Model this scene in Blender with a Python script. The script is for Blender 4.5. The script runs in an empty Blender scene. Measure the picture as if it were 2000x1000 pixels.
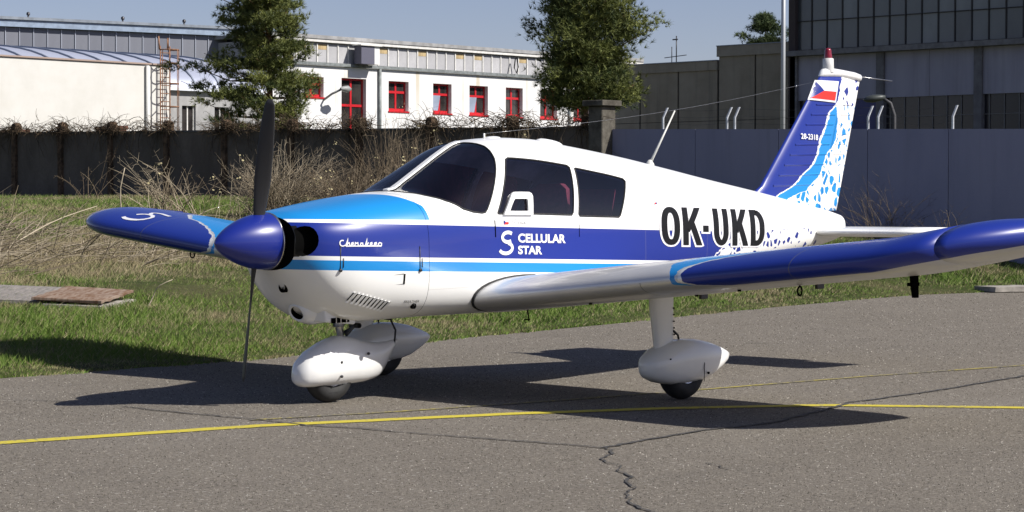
import bpy, bmesh, math, random
import numpy as np
from mathutils import Vector, Matrix
from mathutils.bvhtree import BVHTree
from mathutils.geometry import delaunay_2d_cdt
R_ = math.radians
sc = bpy.context.scene
COL = sc.collection
rng = random.Random(7)
nrg = np.random.default_rng(11)

# ------------------------------------------------------------------ camera
cam_d = bpy.data.cameras.new('camera'); cam = bpy.data.objects.new('camera', cam_d); COL.objects.link(cam)
CAM = Vector((-9.0954, -11.3360, 1.3304))
CR = Vector((0.69272994, -0.72119395, 0.00212591)); CU = Vector((0.01510408, 0.01745493, 0.99973356)); CF = Vector((0.7210389, 0.69251326, -0.02298452))
m = Matrix((CR, CU, -CF)).transposed().to_4x4(); m.translation = CAM
cam.matrix_world = m
cam_d.sensor_width = 36; cam_d.lens = 4403.8*36/2000; cam_d.clip_start = .1; cam_d.clip_end = 3000
sc.camera = cam
# ------------------------------------------------------------------ sky, sun, exposure
SUN = Vector((.425, -.995, 1.0)).normalized()      # towards the sun
w = bpy.data.worlds.new('World'); sc.world = w; w.use_nodes = True
nt = w.node_tree; nt.nodes.clear()
sky = nt.nodes.new('ShaderNodeTexSky'); sky.sky_type = 'NISHITA'; sky.sun_disc = False
sky.sun_elevation = math.asin(SUN.z); sky.sun_rotation = math.atan2(SUN.x, SUN.y)
sky.altitude = 200; sky.air_density = .8; sky.dust_density = .6; sky.ozone_density = 3.0
bg = nt.nodes.new('ShaderNodeBackground'); bg.inputs['Strength'].default_value = .070
out = nt.nodes.new('ShaderNodeOutputWorld')
tn = nt.nodes.new('ShaderNodeMix'); tn.data_type = 'RGBA'; tn.blend_type = 'MULTIPLY'; tn.inputs[0].default_value = 1; tn.inputs[7].default_value = (1, .83, .85, 1)   # hazy, slightly violet air
nt.links.new(sky.outputs[0], tn.inputs[6]); nt.links.new(tn.outputs[2], bg.inputs[0]); nt.links.new(bg.outputs[0], out.inputs[0])
sd = bpy.data.lights.new('sun', 'SUN'); sd.energy = 4.2; sd.angle = R_(.53); sd.color = (1, .955, .89)
so = bpy.data.objects.new('sun', sd); COL.objects.link(so)
so.rotation_euler = SUN.to_track_quat('Z', 'Y').to_euler(); so.location = SUN*60
sc.render.engine = 'CYCLES'
sc.view_settings.view_transform = 'Standard'; sc.view_settings.look = 'None'
sc.view_settings.exposure = 0.63; sc.view_settings.gamma = 1.0
sc.view_settings.use_curve_mapping = False
sc.cycles.max_bounces = 8; sc.cycles.transparent_max_bounces = 12

# ------------------------------------------------------------------ helpers
def tag(o, label=None, cat=None, group=None, kind=None):
    if label: o['label'] = label
    if cat: o['category'] = cat
    if group: o['group'] = group
    if kind: o['kind'] = kind
    return o
def empty(name, loc=(0, 0, 0), rz=0, label=None, cat=None, group=None):
    o = bpy.data.objects.new(name, None); COL.objects.link(o); o.empty_display_size = .3
    o.location = loc; o.rotation_euler = (0, 0, rz)
    return tag(o, label, cat, group)
def link(name, me, mat=None, parent=None, loc=None, rot=None):
    o = bpy.data.objects.new(name, me); COL.objects.link(o)
    if mat is not None and len(me.materials) == 0:
        for mm in (mat if isinstance(mat, (list, tuple)) else [mat]): me.materials.append(mm)
    if parent is not None: o.parent = parent
    if loc is not None: o.location = loc
    if rot is not None: o.rotation_euler = rot
    return o
class MB:
    """collects polygons; build() makes ONE mesh object"""
    def __init__(s): s.v = []; s.f = []; s.mi = []; s.sm = []
    def poly(s, pts, mi=0, smooth=False):
        n = len(s.v); s.v += [tuple(p) for p in pts]; s.f.append(tuple(range(n, n+len(pts)))); s.mi.append(mi); s.sm.append(smooth)
    def box(s, x0, x1, y0, y1, z0, z1, mi=0, M=None):
        P = [(x, y, z) for z in (z0, z1) for y in (y0, y1) for x in (x0, x1)]
        if M is not None: P = [tuple(M @ Vector(p)) for p in P]
        n = len(s.v); s.v += P
        for q in ((0, 2, 3, 1), (4, 5, 7, 6), (0, 1, 5, 4), (2, 6, 7, 3), (0, 4, 6, 2), (1, 3, 7, 5)):
            s.f.append(tuple(n+i for i in q)); s.mi.append(mi); s.sm.append(False)
    def loft(s, rings, closed=True, cap0=False, cap1=False, mi=0, smooth=True):
        n0 = len(s.v); k = len(rings[0])
        for r in rings: s.v += [tuple(p) for p in r]
        for i in range(len(rings)-1):
            a = n0+i*k; b = a+k
            for j in range(k if closed else k-1):
                j2 = (j+1) % k
                s.f.append((a+j, a+j2, b+j2, b+j)); s.mi.append(mi); s.sm.append(smooth)
        if cap0: s.f.append(tuple(n0+j for j in range(k))[::-1]); s.mi.append(mi); s.sm.append(False)
        if cap1: s.f.append(tuple(n0+(len(rings)-1)*k+j for j in range(k))); s.mi.append(mi); s.sm.append(False)
    def tube(s, pts, r, n=8, mi=0, cap=True, smooth=True):
        pts = [Vector(p) for p in pts]; rr = r if isinstance(r, (list, tuple)) else [r]*len(pts)
        rings = []; up = None
        for i, p in enumerate(pts):
            d = (pts[min(i+1, len(pts)-1)]-pts[max(i-1, 0)]).normalized()
            if up is None: up = Vector((0, 0, 1)) if abs(d.z) < .9 else Vector((1, 0, 0))
            a = d.cross(up).normalized(); b = a.cross(d).normalized(); up = b
            rings.append([p+(a*math.cos(2*math.pi*j/n)+b*math.sin(2*math.pi*j/n))*rr[i] for j in range(n)])
        s.loft(rings, True, cap, cap, mi, smooth)
    def lathe(s, prof, axis='z', c=(0, 0, 0), n=24, mi=0, smooth=True):
        """prof: (along, radius)"""
        rings = []
        for a, r in prof:
            ring = []
            for j in range(n):
                t = 2*math.pi*j/n; u, v = r*math.cos(t), r*math.sin(t)
                ring.append({'x': (c[0]+a, c[1]+u, c[2]+v), 'y': (c[0]+u, c[1]+a, c[2]+v), 'z': (c[0]+u, c[1]+v, c[2]+a)}[axis])
            rings.append(ring)
        s.loft(rings, True, False, False, mi, smooth)
    def mesh(s, name, fix=True):
        me = bpy.data.meshes.new(name); me.from_pydata(s.v, [], s.f)
        me.polygons.foreach_set('material_index', s.mi); me.polygons.foreach_set('use_smooth', s.sm)
        if fix:
            bm = bmesh.new(); bm.from_mesh(me); bmesh.ops.remove_doubles(bm, verts=bm.verts, dist=1e-5)
            bmesh.ops.dissolve_degenerate(bm, edges=bm.edges, dist=1e-6)
            bmesh.ops.recalc_face_normals(bm, faces=bm.faces); bm.to_mesh(me); bm.free()
        me.update(); return me
    def build(s, name, mat, parent=None, loc=None, rot=None, fix=True):
        return link(name, s.mesh(name, fix), mat, parent, loc, rot)
def bevel(o, wd, seg=2, ang=40):
    b = o.modifiers.new('bevel', 'BEVEL'); b.width = wd; b.segments = seg; b.limit_method = 'ANGLE'; b.angle_limit = R_(ang); b.harden_normals = False
    return o
def fast_mesh(name, V, F, attr=None, fattr=None):
    """V (n,3), F (m,k) numpy; attr = dict of per-vertex floats"""
    me = bpy.data.meshes.new(name); n = len(V); mth, k = F.shape
    me.vertices.add(n); me.vertices.foreach_set('co', V.astype(np.float32).ravel())
    me.loops.add(mth*k); me.loops.foreach_set('vertex_index', F.astype(np.int32).ravel())
    me.polygons.add(mth); me.polygons.foreach_set('loop_start', np.arange(0, mth*k, k, dtype=np.int32))
    me.polygons.foreach_set('loop_total', np.full(mth, k, dtype=np.int32))
    if attr:
        for nm, a in attr.items():
            at = me.attributes.new(nm, 'FLOAT', 'POINT'); at.data.foreach_set('value', a.astype(np.float32))
    me.update(calc_edges=True); return me

# ------------------------------------------------------------------ shader helpers
class S:
    """a socket with arithmetic"""
    def __init__(s, t, k): s.t = t; s.k = k
    def _op(s, op, *a):
        n = s.t.nodes.new('ShaderNodeMath'); n.operation = op
        for i, q in enumerate((s,)+a):
            if isinstance(q, S): s.t.links.new(q.k, n.inputs[i])
            else: n.inputs[i].default_value = q
        return S(s.t, n.outputs[0])
    def __add__(s, o): return s._op('ADD', o)
    def __sub__(s, o): return s._op('SUBTRACT', o)
    def __mul__(s, o): return s._op('MULTIPLY', o)
    def __truediv__(s, o): return s._op('DIVIDE', o)
    def __gt__(s, o): return s._op('GREATER_THAN', o)
    def __lt__(s, o): return s._op('LESS_THAN', o)
    def inv(s): return s*-1.0+1.0
    def abs(s): return s._op('ABSOLUTE')
    def max(s, o): return s._op('MAXIMUM', o)
    def min(s, o): return s._op('MINIMUM', o)
    def pow(s, o): return s._op('POWER', o)
    def frac(s): return s._op('FRACT')
    def step(s, a, b):
        n = s.t.nodes.new('ShaderNodeMapRange'); n.interpolation_type = 'SMOOTHSTEP'; s.t.links.new(s.k, n.inputs[0])
        n.inputs[1].default_value = a; n.inputs[2].default_value = b; return S(s.t, n.outputs[0])
    def curve(s, pts):
        """piecewise-linear look-up"""
        x0, x1 = pts[0][0], pts[-1][0]; ys = [p[1] for p in pts]; y0, y1 = min(ys), max(ys); y1 = y1 if y1 > y0 else y0+1
        q = (s-x0)*(1/(x1-x0))
        n = s.t.nodes.new('ShaderNodeFloatCurve'); s.t.links.new(q.k, n.inputs['Value'])
        c = n.mapping.curves[0]; n.mapping.use_clip = True
        P = [((p[0]-x0)/(x1-x0), (p[1]-y0)/(y1-y0)) for p in pts]
        c.points[0].location = P[0]; c.points[1].location = P[-1]
        for p in P[1:-1]: c.points.new(*p)
        for p in c.points: p.handle_type = 'VECTOR'
        n.mapping.update()
        return S(s.t, n.outputs[0])*(y1-y0)+y0
class Mat:
    def __init__(s, name, rough=.5, metal=0, coat=0, spec=.5, col=(.5, .5, .5)):
        s.m = bpy.data.materials.new(name); s.m.use_nodes = True; s.t = s.m.node_tree
        s.b = s.t.nodes['Principled BSDF']
        s.set('Roughness', rough); s.set('Metallic', metal); s.set('Coat Weight', coat); s.set('Coat Roughness', .04); s.set('Specular IOR Level', spec)
        s.set('Base Color', col)
    def set(s, k, v):
        if isinstance(v, S): s.t.links.new(v.k, s.b.inputs[k])
        elif hasattr(v, '__len__'): s.b.inputs[k].default_value = (*v, 1) if len(v) == 3 else v
        else: s.b.inputs[k].default_value = v
        return s
    def obj(s):
        if not hasattr(s, '_o'): s._o = s.t.nodes.new('ShaderNodeTexCoord')
        return s._o.outputs['Object']
    def xyz(s):
        n = s.t.nodes.new('ShaderNodeSeparateXYZ'); s.t.links.new(s.obj(), n.inputs[0])
        return [S(s.t, n.outputs[i]) for i in range(3)]
    def attr(s, nm):
        n = s.t.nodes.new('ShaderNodeAttribute'); n.attribute_name = nm; return S(s.t, n.outputs['Fac'])
    def vec(s, scale=(1, 1, 1), rot=(0, 0, 0), loc=(0, 0, 0)):
        n = s.t.nodes.new('ShaderNodeMapping'); s.t.links.new(s.obj(), n.inputs[0])
        n.inputs['Scale'].default_value = scale; n.inputs['Rotation'].default_value = rot; n.inputs['Location'].default_value = loc
        return n.outputs[0]
    def noise(s, scale, det=4, rough=.55, v=None, dist=0):
        n = s.t.nodes.new('ShaderNodeTexNoise'); s.t.links.new(v if v is not None else s.obj(), n.inputs['Vector'])
        n.inputs['Scale'].default_value = scale; n.inputs['Detail'].default_value = det; n.inputs['Roughness'].default_value = rough; n.inputs['Distortion'].default_value = dist
        return S(s.t, n.outputs[0])
    def voro(s, scale, feature='F1', out='Distance', v=None, rnd=1):
        n = s.t.nodes.new('ShaderNodeTexVoronoi'); n.feature = feature; s.t.links.new(v if v is not None else s.obj(), n.inputs['Vector'])
        n.inputs['Scale'].default_value = scale; n.inputs['Randomness'].default_value = rnd
        if out == 'Color':
            q = s.t.nodes.new('ShaderNodeSeparateColor'); s.t.links.new(n.outputs['Color'], q.inputs[0]); return S(s.t, q.outputs[0])
        return S(s.t, n.outputs[out])
    def mix(s, f, a, b):
        n = s.t.nodes.new('ShaderNodeMix'); n.data_type = 'RGBA'
        for v, i in ((f, 0), (a, 6), (b, 7)):
            if isinstance(v, S): s.t.links.new(v.k, n.inputs[i])
            elif i == 0: n.inputs[0].default_value = v
            else: n.inputs[i].default_value = (*v, 1)
        return S(s.t, n.outputs[2])
    def rnd(s):
        n = s.t.nodes.new('ShaderNodeObjectInfo'); return S(s.t, n.outputs['Random'])
    def bump(s, h, strength=.3, dist=.01):
        n = s.t.nodes.new('ShaderNodeBump'); n.inputs['Strength'].default_value = strength; n.inputs['Distance'].default_value = dist
        s.t.links.new(h.k, n.inputs['Height']); s.t.links.new(n.outputs[0], s.b.inputs['Normal'])
        if s.b.inputs['Coat Weight'].default_value > 0: pass
        return s
def simple(name, col, rough=.5, metal=0, coat=0, var=0, vs=3, spec=.5):
    M = Mat(name, rough, metal, coat, spec, col)
    if var:
        n = M.noise(vs, 5).step(.3, .7)
        M.set('Base Color', M.mix(n, tuple(c*(1-var) for c in col), tuple(min(1, c*(1+var)) for c in col)))
    return M.m

# ---- fuselage shape (metres, x aft of the spinner tip, y starboard, z up)
FT = [ # x, z bottom, z top, half width, z of widest, n upper, n lower
(0.44,.965,1.318,.275,1.14,2.6,2.4),
(0.50,.885,1.343,.335,1.13,2.7,2.5),
(0.58,.775,1.356,.395,1.12,2.8,2.6),
(0.70,.668,1.372,.447,1.10,2.9,2.7),
(0.85,.608,1.392,.487,1.09,3.0,2.9),
(1.05,.592,1.417,.515,1.08,3.0,3.2),
(1.36,.598,1.447,.545,1.08,3.0,4.0),
(1.54,.600,1.462,.553,1.08,3.0,4.4),
(1.66,.598,1.520,.557,1.09,2.9,4.6),
(1.85,.595,1.622,.560,1.10,2.7,4.8),
(2.00,.593,1.702,.562,1.10,2.6,5.0),
(2.16,.590,1.772,.564,1.10,2.6,5.0),
(2.35,.590,1.806,.565,1.10,2.6,5.0),
(2.56,.590,1.816,.565,1.10,2.6,5.0),
(2.80,.590,1.808,.563,1.10,2.6,5.0),
(3.20,.595,1.756,.552,1.10,2.6,4.6),
(3.76,.625,1.672,.508,1.08,2.6,4.0),
(4.27,.665,1.586,.445,1.06,2.5,3.6),
(4.92,.725,1.472,.352,1.05,2.4,3.2),
(5.63,.800,1.352,.245,1.04,2.3,3.0),
(6.20,.862,1.246,.160,1.04,2.3,2.8),
(6.60,.912,1.172,.105,1.04,2.3,2.6),
(6.76,.945,1.135,.070,1.04,2.2,2.4),
]
FX = np.array([r[0] for r in FT]); FV = np.array([r[1:] for r in FT])
def _pchip(x, y):
    h = np.diff(x); d = np.diff(y, axis=0)/h[:, None]; m = np.zeros_like(y)
    m[0] = d[0]; m[-1] = d[-1]
    for i in range(1, len(x)-1):
        w1 = 2*h[i]+h[i-1]; w2 = h[i]+2*h[i-1]
        ok = d[i-1]*d[i] > 0
        with np.errstate(divide='ignore', invalid='ignore'):
            v = (w1+w2)/(w1/d[i-1]+w2/d[i])
        m[i] = np.where(ok, v, 0)
    return m
FM = _pchip(FX, FV)
def fus_par(x):
    x = min(max(x, FX[0]), FX[-1]); i = min(max(int(np.searchsorted(FX, x))-1, 0), len(FX)-2)
    h = FX[i+1]-FX[i]; t = (x-FX[i])/h
    return ((1+2*t)*(1-t)**2*FV[i] + t*(1-t)**2*h*FM[i] + t*t*(3-2*t)*FV[i+1] + t*t*(t-1)*h*FM[i+1])
def fus_pt(x, a, off=0.0):
    """a = polar angle: 0 port side at widest, +90 top, -90 bottom, beyond +-90 starboard"""
    zb, zt, w, zw, nu, nl = fus_par(x)
    c, s = math.cos(a), math.sin(a)
    h, n = (zt-zw, nu) if s >= 0 else (zw-zb, nl)
    r = (abs(c/w)**n+abs(s/h)**n)**(-1/n) + off
    return (x, -r*c, zw+r*s)
def fus_G(x, y, z):
    if x < FX[0] or x > FX[-1]: return 1.0
    zb, zt, w, zw, nu, nl = fus_par(x)
    h, n = (zt-zw, nu) if z >= zw else (zw-zb, nl)
    return abs(y/w)**n+abs((z-zw)/h)**n-1
def fus_ang(x, y, z):
    return math.atan2(z-fus_par(x)[3], -y)

# ================================================================== AIRPLANE
BLUE = (.009, .026, .235); CYAN = (.010, .235, .60); WHITE = (.82, .82, .80)
PIT = .02878
plane = empty('airplane', (2.85, 0, 0), 0, 'white light airplane with blue and cyan stripes parked on its three faired wheels', 'airplane')
plane.rotation_euler = (0, -PIT, 0)
def part(name, mb, mat, parent=None, fix=True):
    p = parent if parent is not None else plane
    return mb.build(name, mat, p, loc=(-2.85, 0, 0) if p is plane else None, fix=fix)
def paint(name): return Mat(name, rough=.34, coat=.35, spec=.4)
def chips(P, sc_, thr, keep, co=None):
    v = P.vec((1, .12, 1)) if co is None else co
    return (P.voro(sc_, 'DISTANCE_TO_EDGE', v=v) > thr) * (P.voro(sc_, 'F1', 'Color', v=v) < keep)
# --- fuselage / cowling paint
P = paint('fuselage_paint'); x, y, z = P.xyz()
dx = x-1.36
blue = (z < dx*-.05+1.235) * (z > dx*-.0535+1.017)
cy = (z < dx*-.0535+.990) * (z > dx*-.0545+.925) * (x < 4.3)
hood = (z > dx*-.036+1.268) * (x < (z-1.36).max(0)*-1.3+1.405)
nz = P.noise(14, 2)*.16-.08
xe = z.curve([(.80, 4.36), (.865, 4.52), (.90, 4.60), (.955, 4.72), (1.05, 4.88), (1.12, 5.0)])+nz
solid = blue * (x < xe)
v1 = P.vec((1, .1, 1.15))
thr = x.curve([(4.3, .09), (4.9, .13), (5.3, .19), (6.3, .22)])
keep = x.curve([(4.3, .95), (5.0, .80), (5.4, .72), (6.3, .62)])
chip = (P.voro(15, 'DISTANCE_TO_EDGE', v=v1) > thr)*(P.voro(15, 'F1', 'Color', v=v1) < keep)
chip = chip * (x > xe+.03) * (z < dx*-.008+1.085) * (z > .74) * (x < 6.28)
dirt = P.noise(5, 6, .6, v=P.vec((.6, 1, 2.5))).step(.45, .8)*.06
c = P.mix(dirt, WHITE, (.55, .53, .48))
c = P.mix((solid+chip).min(1), c, BLUE); c = P.mix((cy+hood).min(1), c, CYAN)
c = P.mix((x < .462)*((z-1.158).abs() < .10), c, (.01, .01, .01))
seam = ((x-3.62).abs() < .0022)+((x-4.47).abs() < .0022)+((x-5.28).abs() < .0022)+((z+(x-3.6)*.055-1.335).abs() < .0018)*(x > 3.62)+((z-.80).abs() < .0016)*(x > 1.37)
c = P.mix(seam.min(1)*.30, c, (.25, .24, .22))
P.set('Base Color', c); FUS = P.m
# --- fin / rudder paint
P = paint('fin_paint'); x, y, z = P.xyz()
wob = P.noise(22, 2)*.05-.025
b1 = z.curve([(1.15, 5.70), (1.294, 5.79), (1.33, 5.871), (1.384, 6.03), (1.43, 6.125), (1.486, 6.19), (1.542, 6.304), (1.599, 6.37), (1.675, 6.42), (1.772, 6.455), (1.859, 6.52), (1.927, 6.556), (2.005, 6.59), (2.053, 6.674), (2.103, 6.741), (2.289, 6.80), (2.40, 6.82)])+wob
b2 = z.curve([(1.15, 5.80), (1.289, 5.995), (1.333, 6.155), (1.35, 6.268), (1.406, 6.333), (1.462, 6.448), (1.558, 6.50), (1.654, 6.567), (1.712, 6.651), (1.79, 6.719), (1.927, 6.738), (2.044, 6.73), (2.07, 6.69), (2.40, 6.70)])+wob
v2 = P.vec((1, .1, .85))
e = P.voro(14.5, 'DISTANCE_TO_EDGE', v=v2); cc = P.voro(14.5, 'F1', 'Color', v=v2)
th = z.curve([(1.15, .105), (1.5, .13), (1.75, .18), (2.3, .20)])
chip = (e > th)*(cc < .66)*(x > b2+.02)
isblue = (x < b1)
iscy = (x > b1+.028)*(x < b2)
top = (z > 2.06)
c = P.mix(isblue, WHITE, BLUE); c = P.mix(iscy, c, CYAN)
c = P.mix(chip, c, P.mix(top, CYAN, BLUE))
c = P.mix(isblue*(z > 2.315), c, WHITE)
P.set('Base Color', c); FINM = P.m
# --- wing paint
P = Mat('wing_paint', rough=.30, coat=.3); x, y, z = P.xyz(); ct = P.attr('ct')
wob = P.noise(12, 3)*.10-.05
b = ct.curve([(-.06, 2.75), (-.025, 2.50), (0, 2.34), (.06, 2.40), (.11, 2.54), (.18, 2.76), (.23, 2.92), (.27, 3.12), (.4, 3.4), (1.0, 4.0)])+wob
cin = ct.curve([(-.06, 2.9), (-.03, 2.50), (-.01, 2.28), (.02, 2.24), (.1, 2.16), (.3, 2.3), (1.0, 2.7)])+wob*.6
ay = y.abs(); up = (ct > -.052)
blue = (ay > b)*up; cyan = (ay > cin)*(ay < b-.05)*up
bare = P.noise(3, 5).step(.3, .75)
seam = (((ay-3.19).abs() < .004)+((ay-2.02).abs() < .004)*(ct < 0)).min(1)
c = P.mix(bare, (.58, .58, .58), (.66, .65, .63))
c = P.mix(blue, c, BLUE); c = P.mix(cyan, c, CYAN)
c = P.mix((ay > b-.026)*(ay < b)*up, c, WHITE)
c = P.mix(seam*.6, c, (.12, .12, .12))
pm = (blue+cyan).min(1)
P.set('Base Color', c); P.set('Metallic', pm*-.4+.4); P.set('Roughness', pm*-.06+.40); WINGM = P.m
def glass_mat(name, tint, gl=.04):
    M = Mat(name); t = M.t; t.nodes.remove(M.b)
    tr = t.nodes.new('ShaderNodeBsdfTransparent'); tr.inputs[0].default_value = (*tint, 1)
    g = t.nodes.new('ShaderNodeBsdfGlossy'); g.inputs['Roughness'].default_value = gl
    fr = t.nodes.new('ShaderNodeFresnel'); fr.inputs[0].default_value = 1.75
    mx = t.nodes.new('ShaderNodeMixShader'); o = [n for n in t.nodes if n.type == 'OUTPUT_MATERIAL'][0]
    t.links.new(fr.outputs[0], mx.inputs[0]); t.links.new(tr.outputs[0], mx.inputs[1]); t.links.new(g.outputs[0], mx.inputs[2]); t.links.new(mx.outputs[0], o.inputs[0])
    return M.m
GLASS = glass_mat('tinted_glass', (.74, .77, .92))
WHITEP = simple('white_paint', WHITE, .3, 0, .6, .03)
BLUEP = simple('blue_paint', (.008, .020, .205), .34, 0, .4)
RUBBER = simple('black_rubber', (.018, .018, .018), .75, 0, 0, .35, 12)
BLACK = simple('matt_black', (.004, .004, .004), .9, spec=0)
DARKM = simple('dark_metal', (.06, .06, .065), .45, .7)
STEEL = simple('steel', (.55, .55, .55), .3, 1)
BLACKP = simple('black_print', (.006, .006, .007), .5, 0, 0, spec=.25)
WPRINT = simple('white_print', (.80, .80, .82), .35, 0, .3)
REDP = simple('red_print', (.72, .03, .02), .4)
GREYF = simple('grey_lining', (.34, .34, .42), .9, 0, 0, .2, 8)
SEATM = simple('red_cloth', (.20, .03, .04), .9, 0, 0, .25, 20)

# --- shell, cut along the window outlines
SS = .6
def mirror(poly): return [(px, math.pi-a) for px, a in poly][::-1]
def from3(L): return [(q[0], fus_ang(*q)) for q in L]
def from2(L):     # (x, z) on the port side
    o = []
    for px, pz in L:
        zb, zt, w_, zw, nu, nl = fus_par(px); h, n = (zt-zw, nu) if pz >= zw else (zw-zb, nl)
        yy = -w_*max(0, 1-abs((pz-zw)/h)**n)**(1/n); o.append((px, math.atan2(pz-zw, -yy)))
    return o
def post(px, yy=-.022): q = fus_par(px); return (px, yy, q[1])
WPORT = from3([post(1.50), (1.485, -.10, 1.453), (1.475, -.213, 1.447), (1.532, -.351, 1.425), (1.615, -.464, 1.388), (1.721, -.527, 1.33), (1.805, -.54, 1.307), (1.88, -.545, 1.298), (1.913, -.546, 1.302), (1.935, -.541, 1.322), (1.984, -.528, 1.386), (2.056, -.494, 1.489), (2.128, -.442, 1.594), (2.175, -.385, 1.667), (2.203, -.315, 1.722), (2.216, -.25, 1.752), (2.211, -.175, 1.772), (2.199, -.06, 1.781), post(2.17), post(2.06), post(1.943), post(1.82), post(1.70), post(1.60)])
DOORW = from3([(2.028, -.552, 1.293), (2.13, -.505, 1.46), (2.22, -.44, 1.60), (2.262, -.408, 1.658), (2.29, -.40, 1.668), (2.60, -.43, 1.635), (2.84, -.452, 1.608), (2.862, -.463, 1.592), (2.832, -.51, 1.46), (2.79, -.556, 1.275), (2.772, -.559, 1.257), (2.4, -.558, 1.276), (2.04, -.552, 1.288)])
REARW = from3([(2.912, -.463, 1.585), (2.93, -.462, 1.588), (3.2, -.463, 1.545), (3.44, -.463, 1.502), (3.458, -.47, 1.482), (3.40, -.505, 1.38), (3.315, -.543, 1.238), (3.296, -.545, 1.226), (3.05, -.553, 1.238), (2.86, -.559, 1.247), (2.848, -.557, 1.262), (2.885, -.50, 1.45)])
def dens(poly, st=.03):
    o = []
    for i in range(len(poly)):
        a, b = poly[i], poly[(i+1) % len(poly)]; L = math.hypot(a[0]-b[0], (a[1]-b[1])*SS); k = max(1, int(L/st))
        for j in range(k): o.append((a[0]+(b[0]-a[0])*j/k, a[1]+(b[1]-a[1])*j/k))
    return o
def inlet():   # oval in front view, put on the skin
    o = []
    for j in range(20):
        t = 2*math.pi*j/20; yy = -.302+.074*math.cos(t); zz = 1.158+.098*math.sin(t)
        lo, hi = .44, .9
        for _ in range(30):
            mm = (lo+hi)/2
            if fus_G(mm, yy, zz) > 0: lo = mm
            else: hi = mm
        o.append((max(hi, .442), fus_ang(hi, yy, zz)))
    return o
INL = inlet()
HOLES = [dens(p) for p in (WPORT, mirror(WPORT), DOORW, mirror(DOORW), REARW, mirror(REARW), INL, mirror(INL))]
def inside(p, poly):
    r = False; n = len(poly); x_, y_ = p
    for i in range(n):
        x1, y1 = poly[i]; x2, y2 = poly[i-1]
        if (y1 > y_) != (y2 > y_) and x_ < (x2-x1)*(y_-y1)/(y2-y1)+x1: r = not r
    return r
def shell(x0, x1, off, stp=.05, astep=4):
    xs = [x0]+[q for q in np.arange(.45, 6.76, stp) if x0+.015 < q < x1-.015]+[x1]
    an = [R_(a) for a in np.arange(-90, 270.1, astep)]
    hs = [[(a, b*SS) for a, b in h] for h in HOLES if min(q[0] for q in h) > x0-.01 and max(q[0] for q in h) < x1+.01]
    hp = np.array([q for h in hs for q in h]) if hs else np.zeros((0, 2))
    pts = []
    for q in xs:
        for a in an:
            if len(hp) and np.min((hp[:, 0]-q)**2+(hp[:, 1]-a*SS)**2) < .016**2: continue
            pts.append((q, a*SS))
    edges = []
    for h in hs:
        n = len(pts); pts += h; edges += [(n+i, n+(i+1) % len(h)) for i in range(len(h))]
    V, E_, F, *_ = delaunay_2d_cdt([Vector(p) for p in pts], edges, [], 0, 1e-6)
    V3 = [fus_pt(v.x, v.y/SS, off) for v in V]
    bb = [(min(q[0] for q in h), max(q[0] for q in h), min(q[1] for q in h), max(q[1] for q in h)) for h in hs]
    groups = [[] for _ in range(len(hs)+1)]
    for f in F:
        cx = sum(V[i].x for i in f)/3; cy_ = sum(V[i].y for i in f)/3; g = 0
        for k, h in enumerate(hs):
            b_ = bb[k]
            if b_[0] < cx < b_[1] and b_[2] < cy_ < b_[3] and inside((cx, cy_), h): g = k+1; break
        groups[g].append(f)
    return V3, groups
def sub_mesh(V3, F, cap=None):
    mb = MB(); used = sorted({i for f in F for i in f}); mp = {k: i for i, k in enumerate(used)}
    mb.v = [V3[i] for i in used]; mb.f = [tuple(mp[i] for i in f) for f in F]; mb.mi = [0]*len(F); mb.sm = [True]*len(F)
    return mb
SPLIT = 1.372
Vc, Gc = shell(.44, SPLIT, 0, .04)
cowl = part('engine_cowling', sub_mesh(Vc, Gc[0]), FUS)
Vf, Gf = shell(SPLIT+.003, 6.76, 0)
fus = part('fuselage', sub_mesh(Vf, Gf[0]), FUS)
for g, nm in zip(Gf[1:7], ('windscreen', 'windscreen', 'side_window', 'side_window', 'side_window', 'side_window')):
    part(nm, sub_mesh(Vf, g), GLASS)
Vl, Gl = shell(1.45, 3.62, -.022, .08, 6)
part('cabin_lining', sub_mesh(Vl, Gl[0]), GREYF)
# dark joint behind the cowling, front plate, inlet ducts, tail cap
mb = MB(); mb.loft([[fus_pt(q, R_(a), -.004) for a in range(0, 360, 6)] for q in (SPLIT-.02, SPLIT+.03)]); part('cowling_joint', mb, BLACK, fus)
mb = MB(); mb.loft([[fus_pt(.441, R_(a), -.002) for a in range(0, 360, 6)]]+[[(.46, y_*.2, 1.15+(z_-1.15)*.2) for _, y_, z_ in [fus_pt(.441, R_(a)) for a in range(0, 360, 6)]]], cap1=True); part('nose_bowl', mb, BLACK, cowl)
for hpoly in (HOLES[6], HOLES[7]):
    mb = MB(); r0 = [Vector(fus_pt(q, a)) for q, a in hpoly]; cen = sum(r0, Vector())/len(r0)
    mb.loft([r0, [p+(cen-p)*.1+Vector((.05, 0, 0)) for p in r0], [cen+(p-cen)*.8+Vector((.16, 0, 0)) for p in r0]], cap1=True)
    part('air_inlet', mb, BLACK, cowl)
mb = MB(); R0 = [[fus_pt(6.76, R_(a)) for a in range(0, 360, 10)]]
for k in range(1, 5):
    t = k/4*math.pi/2; R0.append([(6.76+.045*math.sin(t), p[1]*math.cos(t), 1.04+(p[2]-1.04)*max(.02, math.cos(t))) for p in R0[0]])
mb.loft(R0, cap1=True); part('tail_cone', mb, WHITEP, fus)
for k, h in enumerate(HOLES[:6]):
    mb = MB(); L = [fus_pt(q, a, .001) for q, a in h]; L.append(L[0]); mb.tube(L, .0055, 6, cap=False); part('window_seal', mb, RUBBER, fus)
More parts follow.
